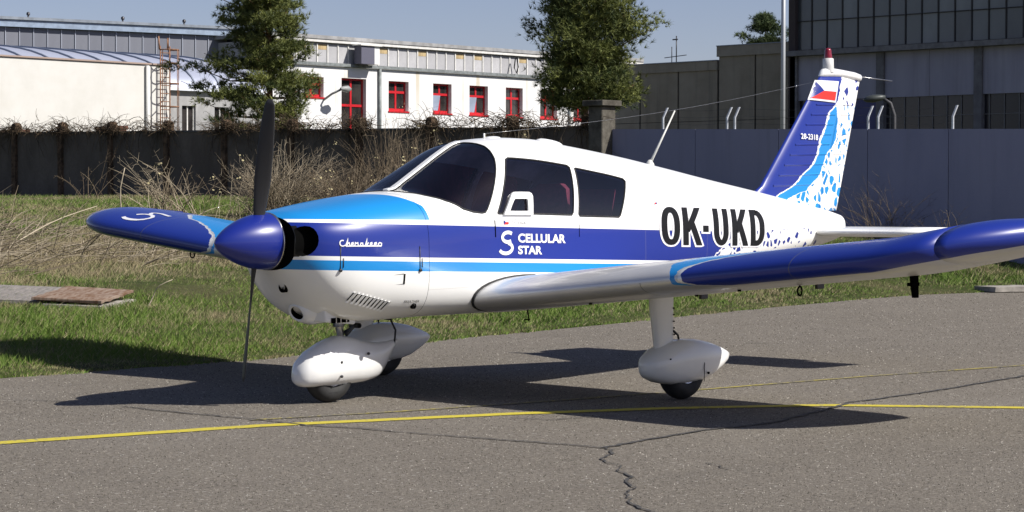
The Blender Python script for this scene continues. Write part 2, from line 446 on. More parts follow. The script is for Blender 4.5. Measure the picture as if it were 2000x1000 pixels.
# centre post
mb = MB(); L = [(q, 0, fus_par(q)[1]+.004) for q in np.linspace(1.495, 2.2, 12)]
mb.loft([[(a, -.026, b_), (a, .026, b_), (a, .022, b_+.012), (a, -.022, b_+.012)] for a, _, b_ in L], True, True, True, smooth=False); part('windscreen_post', mb, WHITEP, fus)
def fmap(px, pz, off=.003):
    zb, zt, w_, zw, nu, nl = fus_par(px); h, n = (zt-zw, nu) if pz >= zw else (zw-zb, nl)
    yy = -w_*max(0, 1-abs((pz-zw)/h)**n)**(1/n)
    return Vector((px, yy-off, pz))
# storm window frame in the port door pane
vo = [(2.072, 1.282), (2.12, 1.347), (2.165, 1.409), (2.178, 1.425), (2.207, 1.435), (2.27, 1.434), (2.346, 1.431), (2.368, 1.421), (2.376, 1.401), (2.367, 1.34), (2.357, 1.272), (2.2, 1.278)]
vi = [(2.132, 1.306), (2.158, 1.345), (2.185, 1.377), (2.190, 1.383), (2.199, 1.387), (2.26, 1.386), (2.310, 1.385), (2.317, 1.382), (2.320, 1.374), (2.317, 1.34), (2.313, 1.300), (2.2, 1.303)]
mb = MB(); n = len(vo)
A = [[fmap(*q, .012) for q in vo], [fmap(*q, .018) for q in vo], [fmap(*q, .018) for q in vi], [fmap(*q, .004) for q in vi], [fmap(*q, .004) for q in vo]]
mb.loft(A, smooth=False); mb.loft([A[0], A[-1]], smooth=False); part('storm_window_frame', mb, WHITEP)

# --- cabin interior
mb = MB(); mb.box(1.45, 3.6, -.5, .5, .72, .74); part('cabin_floor', mb, GREYF)
mb = MB(); mb.loft([[(1.50, y_, .85), (1.58, y_, 1.33), (1.80, y_, 1.345), (1.83, y_, 1.29), (1.80, y_, .95)] for y_ in (-.40, .40)], True, True, True, smooth=False); part('instrument_panel', mb, simple('panel_grey', (.05, .05, .055), .8))
for sy in (-.26, .26):
    mb = MB()
    mb.loft([[(2.28+q*.48, sy+sx*.22, .98+dz) for sx, dz in ((-1, 0), (1, 0), (.95, .12), (-.95, .12))] for q in (0, 1)], True, True, True, smooth=False)
    seat = bevel(part('seat', mb, SEATM), .03)
    mb = MB(); mb.loft([[(2.70+k*.14+d, sy+sx*wd, 1.08+k*.40) for sx, d in ((-1, 0), (1, 0), (1, .10), (-1, .10))] for k, wd in ((0, .21), (.6, .2), (.9, .16), (1.0, .10))], True, True, True, smooth=False)
    bevel(part('seat_back', mb, SEATM, seat), .03)
    mb = MB(); mb.tube([(1.8, sy, 1.22), (1.98, sy, 1.24)], .012); mb.tube([(1.99, sy-.13, 1.30), (1.985, sy-.12, 1.22), (1.98, sy, 1.21), (1.985, sy+.12, 1.22), (1.99, sy+.13, 1.30)], .014, 6); part('control_yoke', mb, BLACK)
mb = MB(); mb.loft([[(3.25+q*.12, y_, z_) for y_, z_ in ((-.45, .95+q*.45), (.45, .95+q*.45), (.45, .96+q*.45+.02), (-.45, .96+q*.45+.02))] for q in (0, 1)], True, True, True, smooth=False)
part('rear_bench', mb, SEATM)

# --- lettering and marks
def glyphs(body, off=0.0):
    cu = bpy.data.curves.new('lettering', 'FONT'); cu.body = body; cu.offset = off; cu.resolution_u = 5
    ob = bpy.data.objects.new('lettering', cu); me = bpy.data.meshes.new_from_object(ob)
    V = [(v.co.x, v.co.y) for v in me.vertices]; F = [tuple(p.vertices) for p in me.polygons]
    bpy.data.objects.remove(ob); bpy.data.meshes.remove(me); bpy.data.curves.remove(cu); return V, F
def fit(V, u0, u1, v0, v1):
    a = np.array(V); lo, hi = a.min(0), a.max(0)
    return [((p[0]-lo[0])/(hi[0]-lo[0])*(u1-u0)+u0, (p[1]-lo[1])/(hi[1]-lo[1])*(v1-v0)+v0) for p in V]
def decal(name, V, F, fn, mat, parent, cell=.04):
    bm = bmesh.new(); vs = [bm.verts.new((a, b_, 0)) for a, b_ in V]
    for f in F:
        try: bm.faces.new([vs[i] for i in f])
        except ValueError: pass
    for ax in (0, 1):
        lo = min(p[ax] for p in V); hi = max(p[ax] for p in V)
        for q in np.arange(lo+cell, hi, cell):
            no = [0, 0, 0]; no[ax] = 1; co = [0, 0, 0]; co[ax] = q
            bmesh.ops.bisect_plane(bm, geom=bm.verts[:]+bm.edges[:]+bm.faces[:], plane_co=co, plane_no=no, dist=1e-6)
    for v in bm.verts: v.co = fn(v.co.x, v.co.y)
    me = bpy.data.meshes.new(name); bm.to_mesh(me); bm.free()
    for p in me.polygons: p.use_smooth = True
    return link(name, me, mat, parent, loc=(-2.85, 0, 0) if parent is plane else None)
def ribbon(paths, wd, closed=False):
    V, F = [], []
    for L in paths:
        L = [Vector((*p, 0)) for p in L]; n = len(L); base = len(V)
        for i, p in enumerate(L):
            a = L[(i-1) % n] if closed or i > 0 else p; b_ = L[(i+1) % n] if closed or i < n-1 else p
            d1 = (p-a).normalized() if (p-a).length > 0 else (b_-p).normalized(); d2 = (b_-p).normalized() if (b_-p).length > 0 else d1
            t = (d1+d2).normalized() if (d1+d2).length > 1e-6 else d1; nn = Vector((-t.y, t.x, 0)); k = 1/max(.5, nn.dot(Vector((-d1.y, d1.x, 0))))
            V += [tuple((p+nn*wd/2*k)[:2]), tuple((p-nn*wd/2*k)[:2])]
        for i in range(n if closed else n-1):
            j = (i+1) % n; F.append((base+2*i, base+2*i+1, base+2*j+1, base+2*j))
    return V, F
def merge(*VF):
    V, F = [], []
    for v, f in VF:
        k = len(V); V += v; F += [tuple(i+k for i in q) for q in f]
    return V, F
def clip(V, F, v0, v1):
    oV, oF = [], []
    for f in F:
        P_ = [V[i] for i in f]
        for lim, sg in ((v0, 1), (v1, -1)):
            Q = []
            for i in range(len(P_)):
                a, b_ = P_[i-1], P_[i]; da, db = (a[1]-lim)*sg, (b_[1]-lim)*sg
                if (da < 0) != (db < 0): t = da/(da-db); Q.append((a[0]+(b_[0]-a[0])*t, lim))
                if db >= 0: Q.append(b_)
            P_ = Q
        if len(P_) > 2: n = len(oV); oV += P_; oF.append(tuple(range(n, n+len(P_))))
    return oV, oF
# registration letters: strokes in a box 1 high
def arc(cx, cy_, rx, ry, a0, a1, n=14): return [(cx+rx*math.cos(R_(a0+(a1-a0)*i/n)), cy_+ry*math.sin(R_(a0+(a1-a0)*i/n))) for i in range(n+1)]
def reg(grow):
    s = .15; W = s+2*grow; out = []
    g = grow
    def bar(x0, y0, x1, y1): out.append(([(x0-g, y0-g), (x1+g, y0-g), (x1+g, y1+g), (x0-g, y1+g)], [(0, 1, 2, 3)]))
    X = [(3.823, 4.075), (4.118, 4.393), (4.405, 4.485), (4.564, 4.785), (4.844, 5.096), (5.132, 5.355)]
    def put(k, VFs):
        a, b_ = X[k]; V, F = merge(*VFs); return [(a+u*(b_-a), v) for u, v in V], F
    Hh = .287
    def asp(k): return (X[k][1]-X[k][0])/Hh*.56           # width/height in metres
    res = []
    def letter(k, paths, closed=False, bars=()):
        q = asp(k); VFs = []
        for L, cl in paths:
            V, F = ribbon([[(u*q, v) for u, v in L]], W, cl); VFs.append(([(a/q, b_) for a, b_ in V], F))
        for u0, v0, u1, v1 in bars: VFs.append(([(u0-g/q, v0-g), (u1+g/q, v0-g), (u1+g/q, v1+g), (u0-g/q, v1+g)], [(0, 1, 2, 3)]))
        VFs = [clip(*q_, -grow, 1+grow) for q_ in VFs]
        res.append(put(k, VFs))
    def hs(k): return s/2/asp(k)
    O = [(.5+(.5-hs(0))*math.copysign(abs(math.cos(t))**.8, math.cos(t)), .5+(.5-s/2)*math.copysign(abs(math.sin(t))**.8, math.sin(t))) for t in np.linspace(0, 2*math.pi, 33)[:-1]]
    letter(0, [(O, True)])
    for k in (1, 4):
        h = hs(k)
        letter(k, [([(1-h*1.0, 1.06), (h*1.5, .38)], False), ([(.44, .62), (1-h*.9, -.06)], False)], bars=[(0, 0, 2*h, 1)])
    letter(2, [], bars=[(0, .36, 1, .53)])
    h = hs(3); letter(3, [([(h, 1)]+[(h, .5)]+arc(.5, .36, .5-h, .36-s/2, 180, 360)+[(1-h, .5), (1-h, 1)], False)])
    h = hs(5); letter(5, [([(h, 1-s/2), (.45, 1-s/2)]+arc(.42, 1-s/2-.34, .58-h, .34, 90, 0, 8)+arc(.42, s/2+.34, .58-h, .34, 0, -90, 8)+[(.42, s/2), (h, s/2)], False)], bars=[(0, 0, 2*h, 1)])
    return [([(u, 1.003-.0475*(u-3.81)+v*.286) for u, v in V], F) for V, F in res]
for VF in reg(.050): decal('letter_outline', *VF, lambda u, v: fmap(u, v, .003), WPRINT, fus)
for VF in reg(0): decal('registration_letter', *VF, lambda u, v: fmap(u, v, .006), BLACKP, fus)
def text_on(name, body, u0, u1, v0, v1, mat, off=.03, slope=-.05, d=.0035, shear=0, parent=None):
    V, F = glyphs(body, off); V = fit(V, u0, u1, v0, v1)
    V = [(u+shear*(v-v0), v+slope*(u-u0)) for u, v in V]
    return decal(name, V, F, lambda u, v: fmap(u, v, d), mat, parent or fus)
text_on('lettering', 'CELLULAR', 2.209, 2.695, 1.084, 1.147, WPRINT, .034)
text_on('lettering', 'STAR', 2.207, 2.449, 1.003, 1.063, WPRINT, .034)
SL = [arc(.52, .735, .40, .205, 42, 305, 18), arc(.36, .275, .48, .225, 70, -160, 18)]
def s_logo(u0, u1, v0, v1):
    q = (u1-u0)/(v1-v0)
    V, F = ribbon([[(a*q, b_) for a, b_ in L] for L in SL], .15); return [(u0+a*(v1-v0), v0+b_*(v1-v0)) for a, b_ in V], F
V, F = s_logo(2.04, 2.172, 1.006, 1.168); decal('logo', V, F, lambda u, v: fmap(u, v, .0035), WPRINT, fus)
# script on the cowling, hand-drawn strokes
ck = [arc(.075, .50, .055, .30, 60, 300, 12)+[(.14, .30)],
      [(.135, .20), (.165, .55), (.195, .98), (.180, .55), (.165, .2), (.185, .48), (.215, .55), (.225, .35), (.235, .2), (.27, .26)],
      [(.26, .34), (.305, .42), (.30, .56), (.27, .52), (.262, .30), (.285, .2), (.335, .26)],
      [(.335, .2), (.35, .56), (.375, .48), (.405, .55), (.41, .3), (.43, .2), (.46, .26)],
      [(.515, .5), (.475, .52), (.462, .32), (.485, .2), (.515, .3), (.52, .52), (.522, .25), (.56, .22)],
      [(.57, .2), (.60, .6), (.625, .98), (.61, .6), (.598, .2)], [(.66, .56), (.61, .38), (.65, .2), (.69, .24)],
      [(.69, .34), (.74, .42), (.735, .56), (.70, .52), (.692, .30), (.72, .2), (.78, .24)],
      [(.79, .34), (.85, .42), (.845, .56), (.80, .52), (.792, .30), (.83, .2), (.90, .24)],
      [(.89, .45), (.93, .56), (.975, .48), (.97, .28), (.93, .2), (.895, .3), (.89, .45)], [(.14, .2), (.55, .2), (.97, .2)]]
V, F = ribbon([[(a*5.2, b_) for a, b_ in L] for L in ck], .125)
V = [(.668+a/5.2*.318, 1.108+b_*.062-.035*a/5.2*.318) for a, b_ in V]
decal('lettering', V, F, lambda u, v: fmap(u, v, .0035), WPRINT, cowl)
nk = [[(.02, .2), (.10, .9), (.16, .25), (.30, 1.0)], [(.34, .2), (.37, .55)], [(.36, .72), (.365, .76)], [(.50, .52), (.44, .5), (.43, .28), (.50, .24)], arc(.59, .38, .05, .15, 0, 360, 10), [(.70, .22), (.74, .95), (.70, .3), (.76, .24)], [(.80, .36), (.88, .44), (.85, .55), (.80, .42), (.83, .24), (.96, .32)]]
V, F = ribbon([[(a*3.2, b_) for a, b_ in L] for L in nk], .06)
V = [(2.15+a/3.2*.155, 1.203+b_*.05-.04*a/3.2*.15) for a, b_ in V]
decal('lettering', V, F, lambda u, v: fmap(u, v, .0035), simple('grey_print', (.15, .15, .16), .5), fus)
def flag(u0, u1, v0, v1, fn, parent, q=lambda u, v: (u, v), bord=0):
    def mk(nm, V, mat): 
        V = [q(*p) for p in V]; decal(nm, V, [tuple(range(len(V)))], fn, mat, parent)
    mid = (v0+v1)/2; um = u0+(u1-u0)*.42
    V = [q(*p) for p in [(u0, v1), (u1, v1), (u1, mid), (um, mid)]]; decal('flag_stripe', V, [(0, 1, 2, 3)], fn, WPRINT, parent)
    V = [q(*p) for p in [(u0, v0), (um, mid), (u1, mid), (u1, v0)]]; decal('flag_stripe', V, [(0, 1, 2, 3)], fn, REDP, parent)
    V = [q(*p) for p in [(u0, v0), (u0, v1), (um, mid)]]; decal('flag_wedge', V, [(0, 1, 2)], fn, BLUEP, parent)
flag(2.076, 2.122, 1.214, 1.245, lambda u, v: fmap(u, v, .0035), fus)
V = [(3.760, 1.322), (3.793, 1.322), (3.793, 1.291), (3.760, 1.291)]
decal('sticker', V, [(0, 1, 2, 3)], lambda u, v: fmap(u, v, .003), WPRINT, fus)
decal('sticker', [(3.762, 1.306), (3.777, 1.306), (3.777, 1.320), (3.762, 1.320)], [(0, 1, 2, 3)], lambda u, v: fmap(u, v, .004), REDP, fus)
decal('sticker', [(3.778, 1.306), (3.791, 1.306), (3.791, 1.320), (3.778, 1.320)], [(0, 1, 2, 3)], lambda u, v: fmap(u, v, .004), BLUEP, fus)
text_on('lettering', 'BREATHER', 1.195, 1.318, .722, .738, BLACKP, .0, -.02, parent=cowl)
# latches, louvres, small vents on the port cowling side
for lx, lz in ((.680, 1.0), (1.292, .975)):
    mb = MB()
    for k, (u, a, b_) in enumerate(((0, -.035, .12), (.018, -.02, .04))):
        p0 = fmap(lx+u, lz+a, .002); p1 = fmap(lx+u, lz+b_, .002); mb.tube([p0, p1], .0035, 5)
    p = fmap(lx, lz-.038, .004); mb.lathe([(-.008, .004), (-.008, .011), (.004, .011), (.004, 0)], 'y', p, 10)
    part('cowling_latch', mb, DARKM, cowl)
for k in range(10):
    u = .80+k*.031; v0 = .812-k*.0085; mb = MB()
    a = fmap(u, v0, .002); b_ = fmap(u-.028, v0-.068, .002)
    mb.loft([[p+Vector((-.009, 0, 0)), p+Vector((.006, -.012, 0)), p+Vector((.006, .004, 0))] for p in (a, (a+b_)/2, b_)], True, True, True, smooth=False)
    mb.mi = [0]*len(mb.f)
    part('louvre', mb, WHITEP, cowl)
    mb = MB(); m2 = a.lerp(b_, .75); mb.poly([a+Vector((-.0185, -.0005, 0)), a+Vector((-.0075, -.004, 0)), m2+Vector((-.0075, -.004, 0)), m2+Vector((-.0165, -.0005, 0))]); part('louvre_slot', mb, BLACK, cowl)
mb = MB(); mb.poly([fmap(1.157, .918, .002), fmap(1.172, .918, .002), fmap(1.170, .849, .002), fmap(1.156, .849, .002)]); part('scoop_opening', mb, BLACK, cowl)
mb = MB(); mb.poly([fmap(1.065, .914, .002), fmap(1.157, .922, .002), fmap(1.157, .914, .002)]); mb.poly([fmap(1.09, .851, .002), fmap(1.156, .853, .002), fmap(1.156, .849, .002)]); tag(part('scoop_edge_shade', mb, simple('scoop_shadow_paint', (.30, .30, .29), .5), cowl), kind='stuff')  # flat grey wedges on the skin stand in for shade along a sunken ramp
p = fmap(1.287, .697, 0); mb = MB(); mb.lathe([(-.012, .011), (-.012, .02), (.01, .02)], 'y', p, 14); mb.lathe([(-.006, .011), (-.006, 0)], 'y', p, 14); part('breather_port', mb, BLACK, cowl)
for lx in (1.992, 2.846):
    mb = MB(); mb.tube([fmap(lx, z_, .001) for z_ in ((1.245, 1.19, 1.13) if lx < 2.5 else (1.19, 1.14, 1.10))], .0042 if lx < 2.5 else .0025, 5); part('door_seam', mb, BLACK, fus)
# landing light, chin scoop, outlet
mb = MB(); cL = (.515, -.045, .852); mb.lathe([(.05, .036), (.0, .036), (-.004, .031), (.02, .028)], 'x', cL, 18); ll = part('landing_light', mb, BLACK, cowl)
mb = MB(); mb.lathe([(.018, .028), (.010, .016), (.006, 0)], 'x', cL, 18); part('lamp_lens', mb, STEEL, cowl)
mb = MB(); cs = (.635, -.03, .672)
rg = []
for q, ry, rz_, dz in ((.015, .058, .042, 0), (.004, .070, .052, 0), (.035, .10, .070, .004), (.10, .15, .095, .012), (.22, .21, .10, .025), (.42, .26, .085, .035)):
    rg.append([(cs[0]+q-.45*rz_*math.sin(2*math.pi*j/20)*max(0, 1-q*5), cs[1]+ry*math.cos(2*math.pi*j/20), cs[2]+dz+rz_*math.sin(2*math.pi*j/20)) for j in range(20)])
mb.loft(rg); part('chin_scoop', mb, WHITEP, cowl)
mb = MB(); mb.loft([rg[0], [(p[0]+.10, p[1], p[2]) for p in rg[0]]], cap1=True); part('scoop_opening', mb, BLACK, cowl)
mb = MB(); mb.loft([[(.70, y_, .75), (.72, y_, .615), (.98, y_, .585), (1.0, y_, .70)] for y_ in (-.24, -.02)], True, True, True, smooth=False); bevel(part('air_outlet', mb, WHITEP, cowl), .012)
mb = MB(); mb.box(.76, .92, -.2435, -.2415, .605, .640); part('outlet_opening', mb, BLACK, cowl)
for q in (.80, .84, .89):
    mb = MB(); mb.box(q, q+.006, -.247, -.238, .604, .641); part('outlet_vane', mb, STEEL, cowl)

# --- spinner and propeller
mb = MB(); rows = [(.43*t, .186*math.sin(math.pi/2*t)**.66) for t in np.linspace(0.0, 1, 22)]
rows[0] = (0, .0005); rows += [(.438, .186), (.438, .10)]
mb.lathe(rows, 'x', (0, 0, 1.156), 40); spin = part('spinner', mb, BLUEP)
mb = MB(); mb.lathe([(.420, .1855), (.424, .1885), (.440, .1885), (.444, .16)], 'x', (0, 0, 1.156), 40); part('spinner_backplate', mb, STEEL, spin)
for sgn in (1, -1):
    mb = MB(); rg = []
    for r, ch, tw, th in ((.10, .065, 62, .04), (.17, .075, 58, .03), (.26, .090, 50, .02), (.42, .112, 40, .014), (.62, .110, 32, .011), (.80, .092, 27, .009), (.90, .070, 25, .007), (.935, .035, 24, .004)):
        t = R_(tw); ring = []
        for j in range(12):
            a = 2*math.pi*j/12; u = ch/2*math.cos(a); v = th/2*math.sin(a)
            ring.append((.345+(-u*math.sin(t)+v*math.cos(t)), sgn*(u*math.cos(t)+v*math.sin(t))*1.0, 1.156+sgn*r))
        rg.append(ring)
    cA, sA = math.cos(R_(10.5)), math.sin(R_(10.5)); rg = [[(q[0], q[1]*cA-(q[2]-1.156)*sA, 1.156+q[1]*sA+(q[2]-1.156)*cA) for q in r_] for r_ in rg]
    mb.loft(rg, True, True, True); part('propeller_blade', mb, simple('blade_paint', (.03, .03, .032), .5, .2) if sgn == 1 else bpy.data.materials['blade_paint'])

# --- wings
def airfoil(n=22):
    xs = [(1-math.cos(math.pi*i/n))/2 for i in range(n+1)]; t = .15; m_, p_ = .02, .4; U, L = [], []
    for q in xs:
        yt = 5*t*(.2969*math.sqrt(q)-.126*q-.3516*q*q+.2843*q**3-.1036*q**4)
        yc = m_/p_**2*(2*p_*q-q*q) if q < p_ else m_/(1-p_)**2*((1-2*p_)+2*p_*q-q*q)
        U.append((q, yc+yt)); L.append((q, yc-yt))
    return U, L
AU, AL = airfoil()
def wing_sec(side, ay):
    s = max(0, (ay-3.72)/.85); s2 = max(0, (ay-4.12)/.45)
    f = math.sqrt(max(0, 1-s*s)); le = 1.80+1.22*(1-f); te = 3.40-.10*s2*s2; c_ = te-le; tk = max(.03, max(0, 1-s**2.4)**.6 if side > 0 else max(0, 1-s2*s2)**.4*(c_/1.6)**-.3 if s2 < 1 else .03)
    z0 = (.688+.0985*(ay-.55)) if side < 0 else (.79+.108*(ay-.55))
    z0 += .02*s2*s2+(.05*min(1, max(0, ay-3.75)/.5) if side < 0 else 0); inc = R_(2.2+(2.6*min(1, s2)+1.0*s if side > 0 else 0)); o = []
    for q, h in AU[::-1]+AL[1:-1]:
        X_, Z_ = q*c_, h*1.6*tk*(c_/1.6)**.4
        o.append((le+X_, side*ay, z0+Z_-X_*math.sin(inc)+.03))
    return o
CTV = [q for q, _ in AU[::-1]]+[-q for q, _ in AL[1:-1]]
def wing(side, ys, name, cap0, cap1, parent=None):
    rings = [wing_sec(side, q) for q in ys]; k = len(rings[0]); mb = MB(); mb.loft(rings, True, cap0, cap1)
    me = mb.mesh(name, False); at = me.attributes.new('ct', 'FLOAT', 'POINT')
    at.data.foreach_set('value', np.array(CTV*len(ys), dtype=np.float32))
    bm = bmesh.new(); bm.from_mesh(me); bmesh.ops.recalc_face_normals(bm, faces=bm.faces); bm.to_mesh(me); bm.free()
    return link(name, me, WINGM, parent or plane, loc=(-2.85, 0, 0) if parent is None else None)
for side in (-1, 1):
    wg = wing(side, list(np.linspace(.40, 4.1195, 40)), 'wing', True, True)
    tip = wing(side, [4.1205+.4495*math.sin(math.pi/2*t) for t in np.linspace(0, 1, 14)], 'wing_tip', True, True, wg)
    # rubber strip where the wing meets the fuselage
    mb = MB(); sec = wing_sec(side, .55)
    idx = [i for i in range(len(CTV)) if (CTV[i] >= 0 and CTV[i] < .42) or (CTV[i] < 0 and CTV[i] > -.8)]
    L = []
    for i in idx:
        p = sec[i]; zb, zt, w_, zw, nu, nl = fus_par(p[0]); n, h = (nu, zt-zw) if p[2] > zw else (nl, zw-zb)
        yy = w_*max(.0, 1-min(1, abs((p[2]-zw)/h))**n)**(1/n) if abs(p[2]-zw) < h else 0
        L.append((p[0]-(.004 if CTV[i] < .1 and CTV[i] > -.1 else 0), side*max(yy+.004, .40), p[2]+(.003 if CTV[i] > 0 else -.003)))
    mb.tube(L, .010, 6); part('root_seal', mb, RUBBER, wg)
    def under(ct, ay):
        s_ = wing_sec(side, ay); j = min(range(len(CTV)), key=lambda i: abs(CTV[i]+ct) if CTV[i] < 0 else 9); return Vector(s_[j])
    p = under(.25, 3.0); mb = MB(); mb.tube([p+Vector((0, 0, .01))]+[p+Vector((.022*math.sin(t), 0, -.035+.028*math.cos(t)-.0)) for t in np.linspace(0, 2*math.pi, 14)], .006, 6); part('tie_down_ring', mb, BLACK, wg)
    for q in (1.35, 2.35):
        p = under(.93, q); mb = MB(); mb.box(p.x-.05, p.x+.03, p.y-.012, p.y+.012, p.z-.07, p.z+.03); bevel(part('flap_hinge', mb, DARKM, wg), .006)
    if side < 0:
        p = under(.42, 3.62); mb = MB(); mb.loft([[(p.x-.03+k*.02, p.y+s1*.012, p.z+.03-k*.16), (p.x+.05-k*.01, p.y+s1*.012, p.z+.03-k*.16)][::s1] for k in (0, 1) for s1 in (1,)], False)
        mb = MB(); mb.loft([[(p.x-.028+k*.025, p.y-.014, zz), (p.x+.03, p.y-.014, zz), (p.x+.03, p.y+.014, zz), (p.x-.028+k*.025, p.y+.014, zz)] for k, zz in ((0, p.z+.03), (.3, p.z-.05), (1, p.z-.135))], True, True, True, smooth=False)
        mb.box(p.x-.045, p.x+.03, p.y-.02, p.y+.02, p.z-.062, p.z-.042); part('pitot_mast', mb, BLACK, wg)
        for q, ay in ((.18, 1.35), (.30, 2.1), (.18, 2.6)):
            p = under(q, ay); mb = MB(); mb.lathe([(-.01, .0), (-.01, .012), (.01, .012)], 'z', p, 8); part('drain_valve', mb, BLACK, wg)

# logo on the starboard wing, put on along the line of flight
from_front = BVHTree.FromPolygons([p for q in np.linspace(2.2, 4.2, 30) for p in wing_sec(1, q)], [(i*len(CTV)+j, i*len(CTV)+(j+1) % len(CTV), (i+1)*len(CTV)+(j+1) % len(CTV), (i+1)*len(CTV)+j) for i in range(29) for j in range(len(CTV))])
def wmap(u, v):
    h = from_front.ray_cast(Vector((u, v, 3)), Vector((0, 0, -1)))
    return (h[0]+Vector((-.001, 0, .003))) if h[0] else Vector((u, v, 1.25))
sw = [[(1.945, 3.602), (1.928, 3.565), (1.922, 3.515), (1.925, 3.46), (1.936, 3.405), (1.965, 3.360), (2.005, 3.342), (2.045, 3.350), (2.085, 3.395), (2.10, 3.445), (2.095, 3.50), (2.07, 3.535), (2.04, 3.555)], [(2.115, 3.46), (2.145, 3.50), (2.175, 3.512), (2.198, 3.49), (2.205, 3.44), (2.192, 3.385), (2.177, 3.335), (2.165, 3.275)]]
V, F = ribbon(sw, .034)
decal('logo', V, F, wmap, WPRINT, bpy.data.objects['wing.001'], .02)

# --- fin, rudder, stabilator
def sym(n=10):
    return [((1-math.cos(math.pi*i/n))/2) for i in range(n+1)]
def th4(q, t): return 5*t*(.2969*math.sqrt(max(q, 0))-.126*q-.3516*q*q+.2843*q**3-.1036*q**4)
def fin_le(z_): return 5.634+(z_-1.354)*.922 if z_ > 1.40 else 5.634+(1.40-1.354)*.922-(1.40-z_)*1.9
def fin_te(z_): return 6.732+(z_-1.154)*.327
def hinge(z_): return 6.46+(z_-1.18)*.354
def fin_slab(zs, lo, hi, name):
    rings = []
    for z_ in zs:
        a, b_ = fin_le(z_), fin_te(z_); c_ = b_-a; h0, h1 = lo(z_), hi(z_); r = []
        qs = [h0+(h1-h0)*q for q in sym(8)]
        tk = .085*min(1, 1.0/c_)
        for X_ in qs: r.append((X_, -th4(min(1, (X_-a)/c_), tk)*c_-.0008, z_))
        for X_ in qs[::-1]: r.append((X_, th4(min(1, (X_-a)/c_), tk)*c_+.0008, z_))
        rings.append(r)
    mb = MB(); mb.loft(rings, True, True, True); return part(name, mb, FINM)
zs = [1.10, 1.2, 1.28, 1.34, 1.40]+list(np.linspace(1.48, 2.315, 10))
fin = fin_slab(zs, fin_le, lambda z_: hinge(z_)-.004, 'fin')
zr = [1.172]+list(np.linspace(1.25, 2.315, 11))
rud = fin_slab(zr, lambda z_: hinge(z_)+.004, fin_te, 'rudder')
mb = MB(); mb.loft([[(X_, -.012, z_) for X_ in (hinge(z_)-.02, hinge(z_)+.02)]+[(X_, .012, z_) for X_ in (hinge(z_)+.02, hinge(z_)-.02)] for z_ in (1.2, 2.3)]); part('rudder_hinge', mb, BLACK, fin)
def fy(X_, z_): a, b_ = fin_le(z_), fin_te(z_); c_ = b_-a; return -th4(min(1, max(0, (X_-a)/c_)), .085*min(1, 1/c_))*c_
for k in range(9):
    z_ = 2.075-k*.0835; h = hinge(z_)
    for s in (-1, 1):
        mb = MB(); L = np.linspace(fin_le(z_)+.13, h-.05, 7)
        mb.loft([[(X_, s*(fy(X_, z_-.02)*-1+.000), z_-.016), (X_, s*(-fy(X_, z_)+.007), z_-.004), (X_, s*(-fy(X_, z_)+.001), z_+.004)] for X_ in L], False, smooth=False); part('fin_bead', mb, FINM, fin)
        mb = MB(); L = np.linspace(h+.05, fin_te(z_)-.05, 5)
        mb.loft([[(X_, s*(-fy(X_, z_-.02)), z_-.016), (X_, s*(-fy(X_, z_)+.006), z_-.004), (X_, s*(-fy(X_, z_)+.001), z_+.004)] for X_ in L], False, smooth=False); part('rudder_bead', mb, FINM, rud)
# tip fairing and beacon
mb = MB(); rg = []
for q, hw, zb_, zt_ in ((0, .012, 2.31, 2.32), (.05, .034, 2.300, 2.375), (.14, .045, 2.300, 2.385), (.3, .042, 2.302, 2.372), (.5, .035, 2.285, 2.352), (.585, .026, 2.275, 2.335), (.60, .01, 2.295, 2.31)):
    X_ = 6.515+q; rg.append([(X_, hw*math.cos(2*math.pi*j/14), (zb_+zt_)/2+(zt_-zb_)/2*math.sin(2*math.pi*j/14)) for j in range(14)])
mb.loft(rg, True, True, True); cap = part('fin_cap', mb, WHITEP)
mb = MB(); mb.lathe([(-.03, .05), (.0, .048), (.02, .047), (.085, .046), (.092, .03)], 'z', (6.645, 0, 2.375), 20); part('beacon_base', mb, simple('beacon_white', (.6, .6, .58), .45), cap)
mb = MB(); mb.lathe([(.085, .034), (.10, .034), (.125, .031), (.13, .029), (.155, .028), (.172, .022), (.178, 0)], 'z', (6.645, 0, 2.375), 18); part('beacon_lamp', mb, simple('red_lens', (.20, .008, .02), .25, 0, .5), cap)
mb = MB(); mb.tube([(7.10, 0, 2.315), (7.62, .02, 2.285)], .0045, 6); part('aerial_rod', mb, STEEL)
decal('flag_border', [(6.332, 2.112), (6.699, 2.088), (6.748, 2.270), (6.437, 2.278)], [(0, 1, 2, 3)], lambda u, v: Vector((u, fy(u, v)-.010, v)), WPRINT, fin)
def fq(u, v): 
    a = Vector((6.356, 2.126)).lerp(Vector((6.685, 2.106)), u); b_ = Vector((6.449, 2.263)).lerp(Vector((6.728, 2.255)), u); p = a.lerp(b_, v); return (p.x, p.y)
flag(0, 1, 0, 1, lambda u, v: Vector((u, fy(u, v)-.013, v)), fin, fq)
V, F = glyphs('28-2318', .02); V = fit(V, 6.19, 6.425, 1.785, 1.832); V = [(u, v-.06*(u-6.19)) for u, v in V]
decal('lettering', V, F, lambda u, v: Vector((u, fy(u, v)-.010, v)), WPRINT, fin)
def stab_sec(side, ay):
    s = max(0, (ay-1.42)/.12); f = math.sqrt(max(0, 1-s*s)); le = 6.225+.25*(1-f); c_ = 6.98-le; o = []
    for q in sym(12)[::-1]: o.append((le+q*c_, side*ay, 1.005+th4(q, .11)*c_*max(.1, f)))
    for q in sym(12)[1:-1]: o.append((le+q*c_, side*ay, 1.005-th4(q, .11)*c_*max(.1, f)))
    return o
